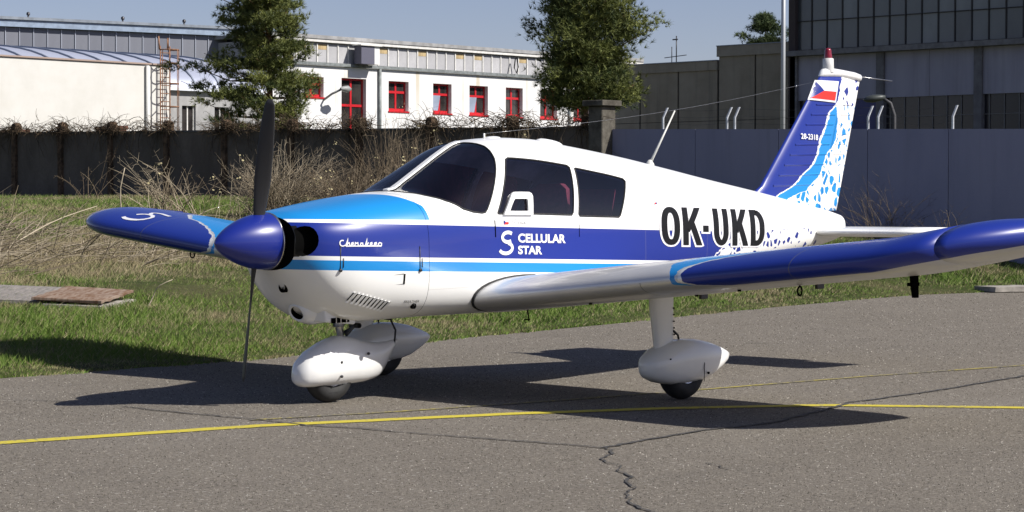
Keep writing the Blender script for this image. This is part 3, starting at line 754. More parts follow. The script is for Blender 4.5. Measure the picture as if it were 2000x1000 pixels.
for side in (-1, 1):
    mb = MB(); mb.loft([stab_sec(side, q) for q in (.06, .4, .9, 1.415)], True, True, True); st = part('stabilator', mb, WHITEP)
    mb = MB(); mb.loft([stab_sec(side, 1.42+.12*math.sin(math.pi/2*t)) for t in np.linspace(0, 1, 8)], True, True, True); part('stabilator_tip', mb, BLUEP, st)
    mb = MB(); mb.box(6.90, 7.10, min(side*.12, side*.95), max(side*.12, side*.95), .985, .998); part('trim_tab', mb, WHITEP, st)

# --- aerials and roof fairings
def rz(X_): return fus_par(X_)[1]
mb = MB(); mb.lathe([(-.01, .04), (.02, .032), (.045, .016), (.05, .008)], 'z', (4.27, -.02, rz(4.27)), 12); mb.tube([(4.28, -.02, rz(4.28)+.03), (4.58, -.02, rz(4.28)+.43)], [.011, .006], 6); part('whip_aerial', mb, simple('aerial_white', (.6, .6, .56), .4))
for X_, l, h, yy in ((2.53, .13, .018, -.02), (3.12, .26, .038, -.03)):
    mb = MB(); rg = []
    for t in np.linspace(0, math.pi, 9): rg.append([(X_-l/2*math.cos(t), yy+.055*max(.05, math.sin(t)**.6)*math.cos(a), rz(X_-l/2*math.cos(t))-.006+h*math.sin(t)**.5*max(0, math.sin(a))) for a in np.linspace(-.2, math.pi+.2, 9)])
    mb.loft(rg, False); part('roof_fairing', mb, WHITEP)
mb = MB(); mb.tube([(2.47, .0, rz(2.47)-.01), (2.47, 0, rz(2.47)+.035)], .007, 6); part('aerial_post', mb, WHITEP)
mb = MB(); L = [Vector((2.47, 0, rz(2.47)+.033)).lerp(Vector((6.50, 0, 2.27)), t)-Vector((0, 0, .05*math.sin(math.pi*t))) for t in np.linspace(0, 1, 14)]
mb.tube(L, .0010, 4); mb.lathe([(-.012, 0), (0, .009), (.012, 0)], 'z', L[-2], 8); part('wire_aerial', mb, STEEL)
mb = MB(); mb.tube([(2.62, -.25, .60), (2.64, -.25, .50)], [.006, .004], 6); mb.lathe([(-.006, .022), (.0, .022)], 'z', (2.62, -.25, .515), 10); part('belly_aerial', mb, BLACK)

# --- undercarriage
def tyre(mb, c_, r, wd):
    prof = []
    for t in np.linspace(-math.pi*.78, math.pi*.78, 15): prof.append((wd/2*math.sin(t)*(1 if abs(t) < 1.6 else 1.0), r-wd*.5*.9+wd*.5*.9*math.cos(t)))
    mb.lathe(prof, 'y', c_, 36)
def fairing(c_y, secs, n=24, squ=2.6):
    secs = [q if len(q) == 5 else (q[0], q[0], *q[1:]) for q in secs]
    rg = []
    for X_, X2_, zb_, zt_, hw in secs:
        r = []
        for j in range(n):
            a = 2*math.pi*j/n; cs_, sn = math.cos(a), math.sin(a)
            sz = math.copysign(abs(sn)**(2/squ), sn); r.append((X_+(X2_-X_)*(sz+1)/2, c_y+hw*math.copysign(abs(cs_)**(2/squ), cs_), (zb_+zt_)/2+(zt_-zb_)/2*sz))
        rg.append(r)
    mb = MB(); mb.loft(rg, True, True, True); return mb
def main_gear(side):
    cy_ = side*1.505
    mb = MB(); tyre(mb, (2.82, cy_, .205), .205, .155); ty = part('wheel', mb, RUBBER)
    mb = MB()
    for s in (-1, 1): mb.lathe([(s*.062, .095), (s*.058, .08), (s*.04, .06), (s*.05, .03), (s*.065, .025), (s*.065, 0)], 'y', (2.82, cy_, .205), 20)
    part('wheel_rim', mb, STEEL, ty)
    mb = fairing(cy_, [(2.418, .225, .262, .01), (2.43, .195, .295, .05), (2.47, .165, .33, .085), (2.55, .135, .37, .115), (2.66, .112, .40, .128), (2.80, .108, .415, .13), (2.95, .112, .405, .125), (3.08, .138, .378, .105), (3.20, .185, .34, .075), (3.29, .225, .305, .04), (3.335, .255, .285, .012)])
    pant = part('wheel_fairing', mb, WHITEP)
    for X_, z_, r in ((2.96, .175, .009), (2.56, .30, .005)):
        mb = MB(); mb.lathe([(-side*.004, r), (side*.006, r), (side*.007, 0)], 'y', (X_, cy_+side*.124, z_), 8); part('fairing_screw', mb, BLACK, pant)
    mb = MB(); mb.tube([(2.91, cy_+side*.1265, .12), (2.912, cy_+side*.1285, .2), (2.918, cy_+side*.126, .25)], .003, 5); part('fairing_seam', mb, DARKM, pant)
    mb = MB(); rg = []
    for z_, a, b_ in ((.36, 2.545, 2.735), (.50, 2.525, 2.74), (.64, 2.505, 2.745), (.76, 2.50, 2.75)):
        rg.append([(a+(b_-a)*q, cy_+s*(th4(q, .30)*(b_-a)+.001), z_) for s, qs in ((-1, sym(8)), (1, sym(8)[::-1])) for q in qs])
    mb.loft(rg); leg = part('gear_leg_fairing', mb, WHITEP)
    for k in range(5):
        mb = MB(); mb.lathe([(-.004, .006), (.004, .006), (.005, 0)], 'y', (2.735, cy_-.012, .45+k*.045), 6); part('fairing_screw', mb, BLACK, leg)
    mb = MB(); mb.tube([(2.74, cy_, .475), (2.79, cy_, .44), (2.80, cy_, .40)], .008, 6); part('brake_hose', mb, RUBBER, leg)
main_gear(-1); main_gear(1)
nz_ = .055
mb = MB(); tyre(mb, (.94, 0, nz_+.195), .195, .14); ty = part('wheel', mb, RUBBER)
mb = MB()
for s in (-1, 1): mb.lathe([(s*.056, .085), (s*.05, .07), (s*.035, .05), (s*.06, .025), (s*.06, 0)], 'y', (.94, 0, nz_+.195), 20)
part('wheel_rim', mb, STEEL, ty)
mb = fairing(0, [(.652, .225, .262, .01), (.662, .20, .30, .055), (.70, .178, .355, .095), (.78, .170, .415, .122), (.90, .166, .468, .132), (1.02, .166, .498, .132), (1.10, .167, .490, .128), (1.16, 1.20, .168, .462, .120), (1.22, 1.30, .170, .438, .104), (1.28, 1.40, .176, .428, .084), (1.34, 1.50, .185, .430, .058), (1.39, 1.565, .198, .438, .03), (1.40, 1.58, .205, .438, .012)], squ=2.5)
nf = part('nose_wheel_fairing', mb, WHITEP)
for X_, z_ in ((.945, .33), (.945, .235), (1.19, .37)):
    mb = MB(); mb.lathe([(.004, .010), (-.006, .010), (-.007, 0)], 'y', (X_, -.128, z_), 8); part('fairing_screw', mb, DARKM, nf)
text_on_nf = glyphs('NO STEP', 0); V = fit(text_on_nf[0], .91, .99, .184, .192); decal('lettering', V, text_on_nf[1], lambda u, v: Vector((u, -.1335, v)), simple('faint_print', (.2, .2, .2), .6), nf)
mb = MB(); mb.tube([(1.06, 0, .47), (1.03, 0, .66)], .026, 12); mb.tube([(1.045, 0, .56), (1.035, 0, .66)], .04, 12); leg = part('nose_strut', mb, STEEL)
mb = MB(); mb.tube([(1.07, -.03, .60), (1.19, 0, .555), (1.08, -.03, .50)], .013, 6); mb.tube([(1.07, .03, .60), (1.19, 0, .555), (1.08, .03, .50)], .013, 6); mb.lathe([(-.045, .018), (.045, .018)], 'y', (1.19, 0, .555), 10); part('torque_link', mb, DARKM, leg)
mb = MB(); mb.tube([(1.02, -.09, .62), (1.10, -.12, .60), (1.28, -.16, .62)], .010, 6); mb.tube([(1.02, .09, .62), (1.28, .16, .62)], .010, 6); part('steering_rod', mb, DARKM, leg)
mb = MB(); mb.tube([(1.36, -.02, .60), (1.50, -.02, .575), (1.545, -.02, .50), (1.53, -.02, .40), (1.44, -.02, .33)], .007, 6); part('drain_hose', mb, RUBBER)
# ================================================================== GROUND
EX = [-60, -30, -8, .5, 3.4, 6, 10.3, 14.3, 19.3, 21, 26, 60, 300]
EY = [1.0, 1.8, 2.75, 3.26, 3.6, 4.3, 5.4, 6.5, 7.5, 7.25, 7.6, 9, 20]
def edge(X_): return np.interp(X_, EX, EY)
def ground_h(X_, Y_):
    d = np.maximum(0, Y_-edge(X_)); L = np.interp(X_, [4, 25], [18, 6])
    return 1.42*(1-np.exp(-(d/L)**1.3))
def vnoise(X_, Y_, s, seed=0):
    """smooth value noise on arrays"""
    t = np.random.default_rng(seed).random((64, 64)); x_ = X_*s; y_ = Y_*s
    i = np.floor(x_).astype(int); j = np.floor(y_).astype(int); u = x_-i; v = y_-j; u = u*u*(3-2*u); v = v*v*(3-2*v)
    g = lambda a, b_: t[a % 64, b_ % 64]
    return (g(i, j)*(1-u)+g(i+1, j)*u)*(1-v)+(g(i, j+1)*(1-u)+g(i+1, j+1)*u)*v
# asphalt
A = Mat('asphalt', rough=.88, spec=.25)
n1 = A.noise(.35, 5).step(.3, .7); n2 = A.noise(2.2, 6, .65).step(.3, .7)
ag = A.voro(55, 'F1', 'Color'); sp = A.noise(40, 5, .85)
c = A.mix(n1, (.150, .133, .109), (.180, .161, .134)); c = A.mix(n2*.45, c, (.122, .105, .088))
c = A.mix(ag.step(.1, .95)*.85, c, A.mix(sp.step(.35, .65), (.050, .044, .034), (.33, .295, .245)))
c = A.mix((A.voro(34, 'F1', 'Color') > .965)*(A.voro(34) < .36)*.7, c, (.42, .40, .36))
c = A.mix((A.voro(27, 'F1', 'Color') > .95)*(A.voro(27) < .34)*.6, c, (.05, .047, .042))
st = A.noise(.55, 4, .6, v=A.vec((1, 3.0, 1), (0, 0, .5))).step(.56, .74)
c = A.mix(st*.30, c, (.085, .078, .068))
oil = (A.voro(.42, 'F1')+A.noise(2.5, 4)*.12 < .15)*(A.voro(.42, 'F1', 'Color') < .45)
c = A.mix(oil*.35, c, (.05, .047, .043))
pale = A.noise(.22, 3, .5, v=A.vec((1, 2, 1), (0, 0, .9))).step(.55, .7); c = A.mix(pale*.25, c, (.24, .22, .19))
A.set('Base Color', c); A.bump(A.noise(70, 4, .75)+ag*.6, 1.0, .008)
mb = MB()
xs = list(np.arange(-60, 60.1, 1.0))
R1 = [(q, float(edge(q))+.02*math.sin(q*3.1)+.04*math.sin(q*1.17), 0) for q in xs]
for i in range(len(xs)-1): mb.poly([(xs[i], -160, 0), (xs[i+1], -160, 0), R1[i+1], R1[i]])
mb.poly([(-300, -160, 0), (-60, -160, 0), (-60, 1.0, 0), (-300, 1.0, 0)]); mb.poly([(60, -160, 0), (300, -160, 0), (300, 9, 0), (60, 9, 0)])
apron = mb.build('apron', A.m); tag(apron, kind='structure')
# painted lines
Y = Mat('line_paint', rough=.8, spec=.3)
wr = Y.noise(26, 6, .75); big = Y.noise(1.1, 3)
ww = wr+big*.5-.25
c = Y.mix(ww.step(.52, .68), (.50, .42, .045), (.17, .155, .125)); Y.set('Base Color', c); Y.bump(Y.noise(110, 3, .7), .5, .004)
Y2 = Mat('worn_line_paint', rough=.85, spec=.3)
ww = Y2.noise(24, 6, .75)+Y2.noise(.9, 3)*.5-.25
c = Y2.mix(ww.step(.38, .58), (.36, .30, .06), (.14, .13, .112)); Y2.set('Base Color', c)
def strip(name, L, wd, mat, z_, parent=None, jit=0, step_=.12):
    P = [Vector(p) for p in L]; D = []
    for i in range(len(P)-1):
        k = max(1, int((P[i+1]-P[i]).length/step_)); D += [P[i].lerp(P[i+1], j/k) for j in range(k)]
    D.append(P[-1]); mb = MB(); lo, hi = [], []
    for i, p in enumerate(D):
        t = (D[min(i+1, len(D)-1)]-D[max(i-1, 0)]).normalized(); n_ = Vector((-t.y, t.x)); w_ = wd(i/(len(D)-1)) if callable(wd) else wd
        o = rng.uniform(-jit, jit); hi.append((p.x+n_.x*(w_/2+rng.uniform(0, jit)*.6)+n_.x*o, p.y+n_.y*(w_/2+rng.uniform(0, jit)*.6)+n_.y*o, z_)); lo.append((p.x-n_.x*w_/2+n_.x*o, p.y-n_.y*w_/2+n_.y*o, z_))
    for i in range(len(D)-1): mb.poly([lo[i], lo[i+1], hi[i+1], hi[i]])
    return tag(mb.build(name, mat, parent), kind=None if parent else 'structure')
strip('taxi_line', [(-7, -.05), (-2.07, -.66), (-.44, -.93), (1.19, -1.46), (2.21, -1.92), (3.0, -2.42), (3.16, -2.56), (3.30, -2.75), (3.88, -3.53), (4.5, -4.5), (5.6, -6.4)], .138, Y.m, .004, None, .005, .1)
strip('taxi_line', [(-.25, -.62), (.9, -.86), (2.2, -1.02), (3.59, -1.13), (5.44, -1.24), (7.33, -1.46), (11, -2.2)], .055, Y2.m, .0045, None, .006, .1)
CK = simple('crack_fill', (.022, .021, .020), .95)
CK2 = simple('crack_tar', (.055, .052, .048), .8, 0, 0, .4, 20)
strip('crack', [(-.25, .68), (-.26, .28), (-.23, -.25), (-.19, -.7), (-.23, -1.12), (-.13, -1.47), (-.08, -1.94), (-.01, -2.41), (.05, -2.75), (.1, -3.09), (.1, -3.21)], lambda t: .016+.008*math.sin(t*9)**2, CK2, .006, apron, .012, .07)
strip('crack', [(.1, -3.21), (.58, -3.09), (1.29, -2.98), (1.83, -3.0), (3.0, -2.65), (3.39, -2.5), (3.65, -2.48), (4.56, -2.38), (5.28, -2.26), (6.3, -2.08), (9, -1.5)], lambda t: .028+.03*max(0, t-.5), CK2, .0065, apron, .014, .07)
strip('crack', [(.1, -3.21), (.05, -3.30), (-.1, -3.44), (-.28, -3.52), (-.40, -3.64), (-.48, -3.83), (-.64, -3.94), (-.80, -4.18), (-.92, -4.24), (-1.1, -4.45), (-1.28, -4.56), (-1.53, -4.81), (-1.65, -4.99), (-1.85, -5.4), (-2.4, -6.2)], lambda t: .009+.005*math.sin(t*23), CK2, .006, apron, .014, .05)
strip('crack', [(.97, -1.67), (1.08, -1.92), (1.57, -1.99)], .012, CK2, .006, apron, .012, .06)
strip('crack', [(-.06, -4.05), (-.20, -4.30)], .006, CK2, .006, apron, .014, .06)
# loose grit and proud aggregate on the asphalt: nobody could count it
n = 190000; u = nrg.uniform(-.30, .30, n); d = 9.3*(36/9.3)**nrg.random(n)
X_ = CAM.x+d*CF.x+u*d*CR.x; Y_ = CAM.y+d*CF.y+u*d*CR.y; k = Y_ < edge(X_)-.05; X_, Y_, d = X_[k], Y_[k], d[k]; n = len(X_)
rr_ = nrg.uniform(.0022, .0058, n)*(d/14)**.6; a0 = nrg.uniform(0, 6.28, n); hh_ = rr_*nrg.uniform(.5, 1.1, n); B_ = []
for j in range(3): B_.append(np.stack([X_+rr_*np.cos(a0+j*2.094), Y_+rr_*np.sin(a0+j*2.094), np.full(n, .0005)], -1))
B_.append(np.stack([X_+nrg.normal(0, .25, n)*rr_, Y_+nrg.normal(0, .25, n)*rr_, hh_], -1))
V = np.stack(B_, 1).reshape(-1, 3); I = np.arange(n)[:, None]*4
F = np.concatenate([I+np.array([q]) for q in ((0, 1, 3), (1, 2, 3), (2, 0, 3))])
GT = Mat('grit', rough=.85, spec=.2); q_ = GT.attr('r'); c = GT.mix(q_.step(0, .75), (.050, .044, .035), (.235, .212, .178)); c = GT.mix(q_.step(.9, .98), c, (.46, .43, .38)); GT.set('Base Color', c)
o = link('asphalt_grit', fast_mesh('asphalt_grit', V, F, {'r': np.repeat(nrg.random(n), 4)}), GT.m); tag(o, kind='stuff')
# ------------------------------------------------------------------ grass field
G = Mat('field_soil', rough=.95, spec=.1)
n1 = G.noise(.6, 5).step(.35, .65); n2 = G.noise(7, 6, .7).step(.3, .7)
c = G.mix(n1, (.050, .072, .018), (.105, .105, .045)); c = G.mix(n2*.6, c, (.045, .042, .02)); G.set('Base Color', c); G.bump(G.noise(18, 5, .7), .8, .05)
gx = np.concatenate([np.linspace(-120, -12, 20), np.arange(-10, 27, .5), np.linspace(28, 260, 30)])
gd = np.concatenate([[-.06, .0, .08, .2, .4], np.arange(.8, 45, .8), np.linspace(48, 300, 16)])
GX, GD = np.meshgrid(gx, gd, indexing='ij'); GE = edge(GX)+.09*(vnoise(GX, GD*0, 1.6, 3)-.5)
GY = GE+GD; GZ = ground_h(GX, GY)+np.where(GD > .1, (vnoise(GX, GY, .7, 5)-.5)*.10*np.minimum(1, GD/2)+.02, -.015+.03*(GD > .03))
V = np.stack([GX, GY, GZ], -1).reshape(-1, 3); ni, nj = GX.shape
I = np.arange(ni*nj).reshape(ni, nj); F = np.stack([I[:-1, :-1], I[1:, :-1], I[1:, 1:], I[:-1, 1:]], -1).reshape(-1, 4)
field = link('grass_field', fast_mesh('grass_field', V, F), G.m); tag(field, kind='structure')
for p in field.data.polygons: p.use_smooth = True
def gz(X_, Y_): return float(ground_h(np.array(X_), np.array(Y_)))+.02
# grass blades
def sample(n, d0, d1, lim=.30):
    u = nrg.uniform(-lim, lim, n); d = d0*(d1/d0)**nrg.random(n)
    X_ = CAM.x+d*CF.x+u*d*CR.x; Y_ = CAM.y+d*CF.y+u*d*CR.y; return X_, Y_, d
X_, Y_, D_ = sample(640000, 15.5, 56)
dist = Y_-edge(X_)-.09*(vnoise(X_, X_*0, 1.6, 3)-.5)
rag = .10*(vnoise(X_, Y_, 5, 9)-.35)
k = (dist > rag-.06) & (X_ < 25.2); X_, Y_, D_, dist = X_[k], Y_[k], D_[k], dist[k]
n = len(X_)
patch = vnoise(X_, Y_, .55, 21)*.4+vnoise(X_, Y_, 1.7, 22)*.3+vnoise(X_, Y_, 5.5, 23)*.3
straw = np.clip((dist-5.2)/3.0, 0, 1)*np.clip((17.5-X_)/5, 0, 1)
straw = np.where(dist > 12.8, .22, straw)
g = np.clip(.75+(patch-.5)*2.4-straw*.75+nrg.normal(0, .17, n), 0, 1)
g = np.where(nrg.random(n) < .14, g*.2, g)
lush = np.clip((vnoise(X_, Y_, .42, 33)-.5)*3, 0, 1)
hgt = (.022+.03*nrg.random(n)+.05*patch*nrg.random(n)+.05*straw*nrg.random(n)+.05*lush*nrg.random(n))*np.clip(.5+dist*.8, .5, 1.15)*(D_/20)**.15
wid = nrg.uniform(.003, .007, n)*(D_/20)**.95
az = nrg.uniform(0, 2*math.pi, n); ln = nrg.uniform(.1, 1.5, n)*hgt
bz = ground_h(X_, Y_)+.0
P0 = np.stack([X_-np.sin(az+1.3)*wid, Y_+np.cos(az+1.3)*wid, bz], -1); P1 = np.stack([X_+np.sin(az+1.3)*wid, Y_-np.cos(az+1.3)*wid, bz], -1)
T = np.stack([X_+np.cos(az)*ln, Y_+np.sin(az)*ln, bz+hgt], -1)
V = np.stack([P0, P1, T], 1).reshape(-1, 3); F = np.arange(n*3).reshape(n, 3)
GB = Mat('grass_blades', rough=.75, spec=.2); ga = GB.attr('g'); gr = GB.attr('r')
c1 = GB.mix(gr, (.072, .140, .018), (.155, .215, .045)); c2 = GB.mix(gr, (.235, .19, .105), (.34, .29, .18))
GB.set('Base Color', GB.mix(ga.step(.15, .75), c2, c1))
o = link('grass', fast_mesh('grass', V, F, {'g': np.repeat(g, 3), 'r': np.repeat(nrg.random(n), 3)}), GB.m); tag(o, kind='stuff')
# stalks: 3-sided curved tubes, all numpy
def stalks(base, tip, bow, r, seg=4):
    """base, tip, bow (n,3): quadratic curves; returns V, F"""
    n = len(base); t = np.linspace(0, 1, seg+1)[None, :, None]
    mid = (base+tip)/2+bow
    C_ = (1-t)**2*base[:, None]+2*t*(1-t)*mid[:, None]+t*t*tip[:, None]
    tg = np.gradient(C_, axis=1); tg /= np.linalg.norm(tg, axis=2, keepdims=True)+1e-9
    ref = np.where(np.abs(tg[..., 2:3]) > .9, np.array([1., 0, 0]), np.array([0, 0, 1.])); a = np.cross(tg, ref); a /= np.linalg.norm(a, axis=2, keepdims=True)+1e-9; b = np.cross(a, tg)
    rr = np.asarray(r).reshape(-1, 1, 1)*(1-.7*t)
    V = np.stack([C_+rr*(a*math.cos(q)+b*math.sin(q)) for q in (0, 2.094, 4.189)], 2)     # n, seg+1, 3, 3
    idx = np.arange(n*(seg+1)*3).reshape(n, seg+1, 3); F = []
    for j in range(3):
        j2 = (j+1) % 3; F.append(np.stack([idx[:, :-1, j], idx[:, :-1, j2], idx[:, 1:, j2], idx[:, 1:, j]], -1).reshape(-1, 4))
    return V.reshape(-1, 3), np.concatenate(F), np.repeat(np.arange(n), (seg+1)*3)
def straw_mat(name, a, b):
    M = Mat(name, rough=.85, spec=.15); M.set('Base Color', M.mix(M.attr('r'), a, b)); return M.m
STRAW = straw_mat('dry_straw', (.16, .125, .085), (.42, .36, .26))
TWIG = straw_mat('dry_twig', (.085, .062, .042), (.27, .215, .145))
CREEP = straw_mat('creeper_twig', (.035, .025, .018), (.17, .125, .08))
# a flattened bed of dead reeds
n = 5200
X_, Y_, D_ = sample(n*4, 24, 52, .26); dist = Y_-edge(X_)
den = vnoise(X_, Y_, .5, 41)
k = (dist > 7.0) & (dist < 13.4) & (X_ < 21) & (nrg.random(len(X_)) < np.clip((den-.22)*2.2, .05, 1)) & (nrg.random(len(X_)) < np.clip((dist-6.5)/3, .1, 1)); X_, Y_ = X_[k][:n], Y_[k][:n]; n = len(X_)
b0 = np.stack([X_, Y_, ground_h(X_, Y_)], -1); az = nrg.normal(-.4, 1.1, n); el = np.abs(nrg.normal(.22, .25, n)); L = nrg.uniform(.3, 1.15, n)
up = nrg.random(n) < .13; el = np.where(up, nrg.uniform(.7, 1.5, n), el); L = np.where(up, L*.75, L)
tp = b0+np.stack([np.cos(az)*np.cos(el), np.sin(az)*np.cos(el), np.sin(el)], -1)*L[:, None]
tp[:, 2] = np.maximum(tp[:, 2], ground_h(tp[:, 0], tp[:, 1])+.04); b0[:, 2] += nrg.uniform(0, .12, n)
V, F, ix = stalks(b0, tp, np.stack([nrg.normal(0, .05, n), nrg.normal(0, .05, n), nrg.uniform(0, .12, n)], -1), nrg.uniform(.004, .010, n))
o = link('dead_reeds', fast_mesh('dead_reeds', V, F, {'r': nrg.random(n)[ix]}), STRAW); tag(o, kind='stuff')
# separate dry shrubs
def shrub(name, label, bx, by, h, spread, ns, mat, cat='shrub', lean=0, seed=0, r=.006, heads=0, group=None):
    q = np.random.default_rng(seed); z0 = gz(bx, by)-.03
    root = empty(name, (bx, by, z0), 0, label, cat, group or ('dry shrubs along the walls' if cat == 'shrub' else 'weeds by the blue-grey wall'))
    b = np.stack([q.normal(0, spread*.22, ns), q.normal(0, spread*.22, ns), np.zeros(ns)], -1); az = q.uniform(0, 2*math.pi, ns); rr = spread*np.sqrt(q.random(ns))
    hh = h*q.uniform(.45, 1.05, ns)*(1-.35*(rr/spread)**2)
    t = b+np.stack([np.cos(az)*rr+lean*hh*CR.x, np.sin(az)*rr+lean*hh*CR.y, hh], -1)
    bow = np.stack([-np.cos(az)*rr*.15, -np.sin(az)*rr*.15, hh*.18], -1)+q.normal(0, .06, (ns, 3))
    V1, F1, i1 = stalks(b, t, bow, q.uniform(r*.7, r*1.4, ns), 5)
    m_ = ns*4; src = q.integers(0, ns, m_); u = q.uniform(.35, .98, m_)[:, None]; md = (b+t)/2+bow
    p = (1-u)**2*b[src]+2*u*(1-u)*md[src]+u*u*t[src]; dv = (t-b)[src]; dv /= np.linalg.norm(dv, axis=1, keepdims=True)
    e = p+(dv*.5+q.normal(0, .55, (m_, 3)))*q.uniform(.08, .30, m_)[:, None]*h*.55; e[:, 2] = np.maximum(e[:, 2], .02)
    V2, F2, i2 = stalks(p, e, q.normal(0, .02, (m_, 3)), np.full(m_, r*.55), 2)
    V = np.concatenate([V1, V2]); F = np.concatenate([F1, F2+len(V1)]); rn = q.random(ns)
    o = link('stems', fast_mesh('stems', V, F, {'r': np.concatenate([rn[i1], (rn[src]*.8+.1)[i2]])}), mat, root)
    if heads:
        mb = MB()
        for k in q.choice(ns, heads):
            c_ = t[k]
            for _ in range(6):
                d = q.normal(0, .035, 3); s = q.uniform(.012, .028); a_ = Vector(q.normal(0, 1, 3)).normalized()*s; b_ = a_.orthogonal().normalized()*s; cc_ = Vector(c_+d); mb.poly([cc_-a_, cc_+b_, cc_+a_, cc_-b_])
        tag(mb.build('seed_heads', simple('seed_head', (.38, .33, .18), .9) if 'seed_head' not in bpy.data.materials else bpy.data.materials['seed_head'], root, fix=False), kind='stuff')
    return root
shrub('dry_shrub', 'big tangled tan shrub before the dark wall just left of the airplane nose', 17.3, 20.0, 1.45, 1.15, 330, STRAW, lean=.25, seed=1, heads=8, r=.007)
shrub('dry_shrub', 'loose pale dry shrub with leaning stalks at the left edge of the thicket', 15.9, 21.2, 1.3, .95, 60, STRAW, lean=-.45, seed=2, r=.009, heads=4)
shrub('dry_shrub', 'bushy brown shrub right behind the airplane spinner', 17.6, 18.4, 1.25, 1.0, 260, TWIG, lean=.1, seed=3, heads=6)
shrub('dry_shrub', 'brown twiggy shrub behind the blue-topped engine cowling', 19.9, 18.6, 1.65, 1.1, 260, TWIG, lean=.15, seed=4, heads=8)
shrub('dry_shrub', 'darker dry shrub between the windscreen and the dark wall', 22.3, 18.8, 1.75, 1.0, 220, TWIG, lean=.1, seed=5, heads=6)
shrub('dry_shrub', 'tall thin-stemmed shrub reaching up the dark wall behind the thicket', 21.5, 21.4, 2.1, .9, 120, TWIG, seed=6, heads=5)
shrub('dry_shrub', 'sparse bare shrub in front of the dark wall at the far left', 20.8, 30.6, 1.2, 1.0, 12, TWIG, lean=.3, seed=7, r=.008)
shrub('dry_shrub', 'thin grey twigs against the dark wall above the far wing', 20.5, 26.2, 1.0, .8, 14, TWIG, lean=.2, seed=8, r=.007)
shrub('dry_weeds', 'tall thin dry weeds before the blue-grey wall behind the tailplane', 24.8, 11.9, 1.3, .9, 60, TWIG, 'weeds', seed=9, r=.004)
shrub('dry_weeds', 'short sparse weeds below the blue-grey wall at the right edge', 24.6, 10.5, .95, .8, 40, TWIG, 'weeds', seed=10, r=.004)
# lone long stalks in the reed bed
def stalk(label, x0, y0, x1, y1, dz, r=.012):
    z0 = gz(x0, y0)-.02; root = empty('dry_stalk', (x0, y0, z0), 0, label, 'stalk', 'lone dry stalks in the grass')
    mb = MB(); d = Vector((x1-x0, y1-y0, dz)); mb.tube([d*t+Vector((.03*math.sin(t*7), .03*math.sin(t*5), .05*math.sin(math.pi*t))) for t in np.linspace(0, 1, 7)], [r*(1-.5*t) for t in np.linspace(0, 1, 7)], 5)
    mb.build('stem', simple('stalk_straw', (.42, .36, .26), .9) if 'stalk_straw' not in bpy.data.materials else bpy.data.materials['stalk_straw'], root)
stalk('long pale stalk lying up to the right at the left edge of the reeds', 8.8, 15.8, 10.6, 16.1, .62)
stalk('upright pale stalk standing just beyond the far wing tip', 12.6, 18.2, 12.65, 18.2, 1.05, .014)
stalk('short pale stalk leaning beside the board pile', 5.55, 8.15, 5.75, 8.0, .32, .008)

# ------------------------------------------------------------------ boards on the grass
WOOD = Mat('weathered_board', rough=.9, spec=.15); n_ = WOOD.noise(3, 6, .7, v=WOOD.vec((1, 9, 1))).step(.3, .7)
WOOD.set('Base Color', WOOD.mix(n_, (.15, .14, .13), (.29, .265, .24)))
BRN = Mat('brown_board', rough=.85, spec=.2); n_ = BRN.noise(3, 6, .7, v=BRN.vec((1, 6, 1))).step(.35, .65); BRN.set('Base Color', BRN.mix(n_, (.15, .085, .05), (.27, .21, .165)))
PAL = simple('pale_slab', (.27, .25, .22), .9, 0, 0, .25, 6)
def board(name, label, cat, x_, y_, z_, l, w_, t_, rz_, rx=0, ry=0, mat=None):
    q = np.random.default_rng(int(l*1000+w_*77)); mb = MB(); nl_ = 14
    rg = []
    for i in range(nl_+1):
        u = -l/2+l*i/nl_; e0, e1 = q.normal(0, .006, 2); zz = q.normal(0, .004); en = q.normal(0, .012, 4) if i in (0, nl_) else np.zeros(4)
        rg.append([(u+en[0], -w_/2+e0, -t_/2+zz), (u+en[1], w_/2+e1, -t_/2+zz), (u+en[2], w_/2+e1+q.normal(0, .003), t_/2+zz), (u+en[3], -w_/2+e0+q.normal(0, .003), t_/2+zz)])
    mb.loft(rg, True, True, True, smooth=False); o = mb.build(name, mat, None, (x_, y_, z_), (rx, ry, rz_)); bevel(o, .004, 1); return tag(o, label, cat, 'boards in the grass' if cat == 'board' else 'slabs by the apron' if cat == 'slab' else None)
board('wooden_board', 'weathered grey board lying flat at the left edge of the pile', 'board', 4.88, 9.62, .335, 1.55, 1.0, .045, R_(40), R_(2), R_(-3), WOOD.m)
board('wooden_board', 'brown stained board lying on the pale slab', 'board', 5.22, 8.80, .345, 1.25, .74, .034, R_(37), R_(3), R_(-3), BRN.m)
board('stone_slab', 'pale slab under the brown board in the grass', 'slab', 5.24, 8.72, .235, 1.22, .64, .09, R_(36), R_(2), R_(-1), PAL)
board('timber_block', 'dark timber block propping up the brown board', 'block', 4.86, 8.62, .305, .34, .10, .06, R_(127), 0, 0, simple('dark_timber', (.035, .02, .014), .9))
board('stone_slab', 'thin concrete slab on the far edge of the apron at the right', 'slab', 21.6, 6.9, .05, 1.9, .55, .08, R_(-25), 0, 0, PAL)
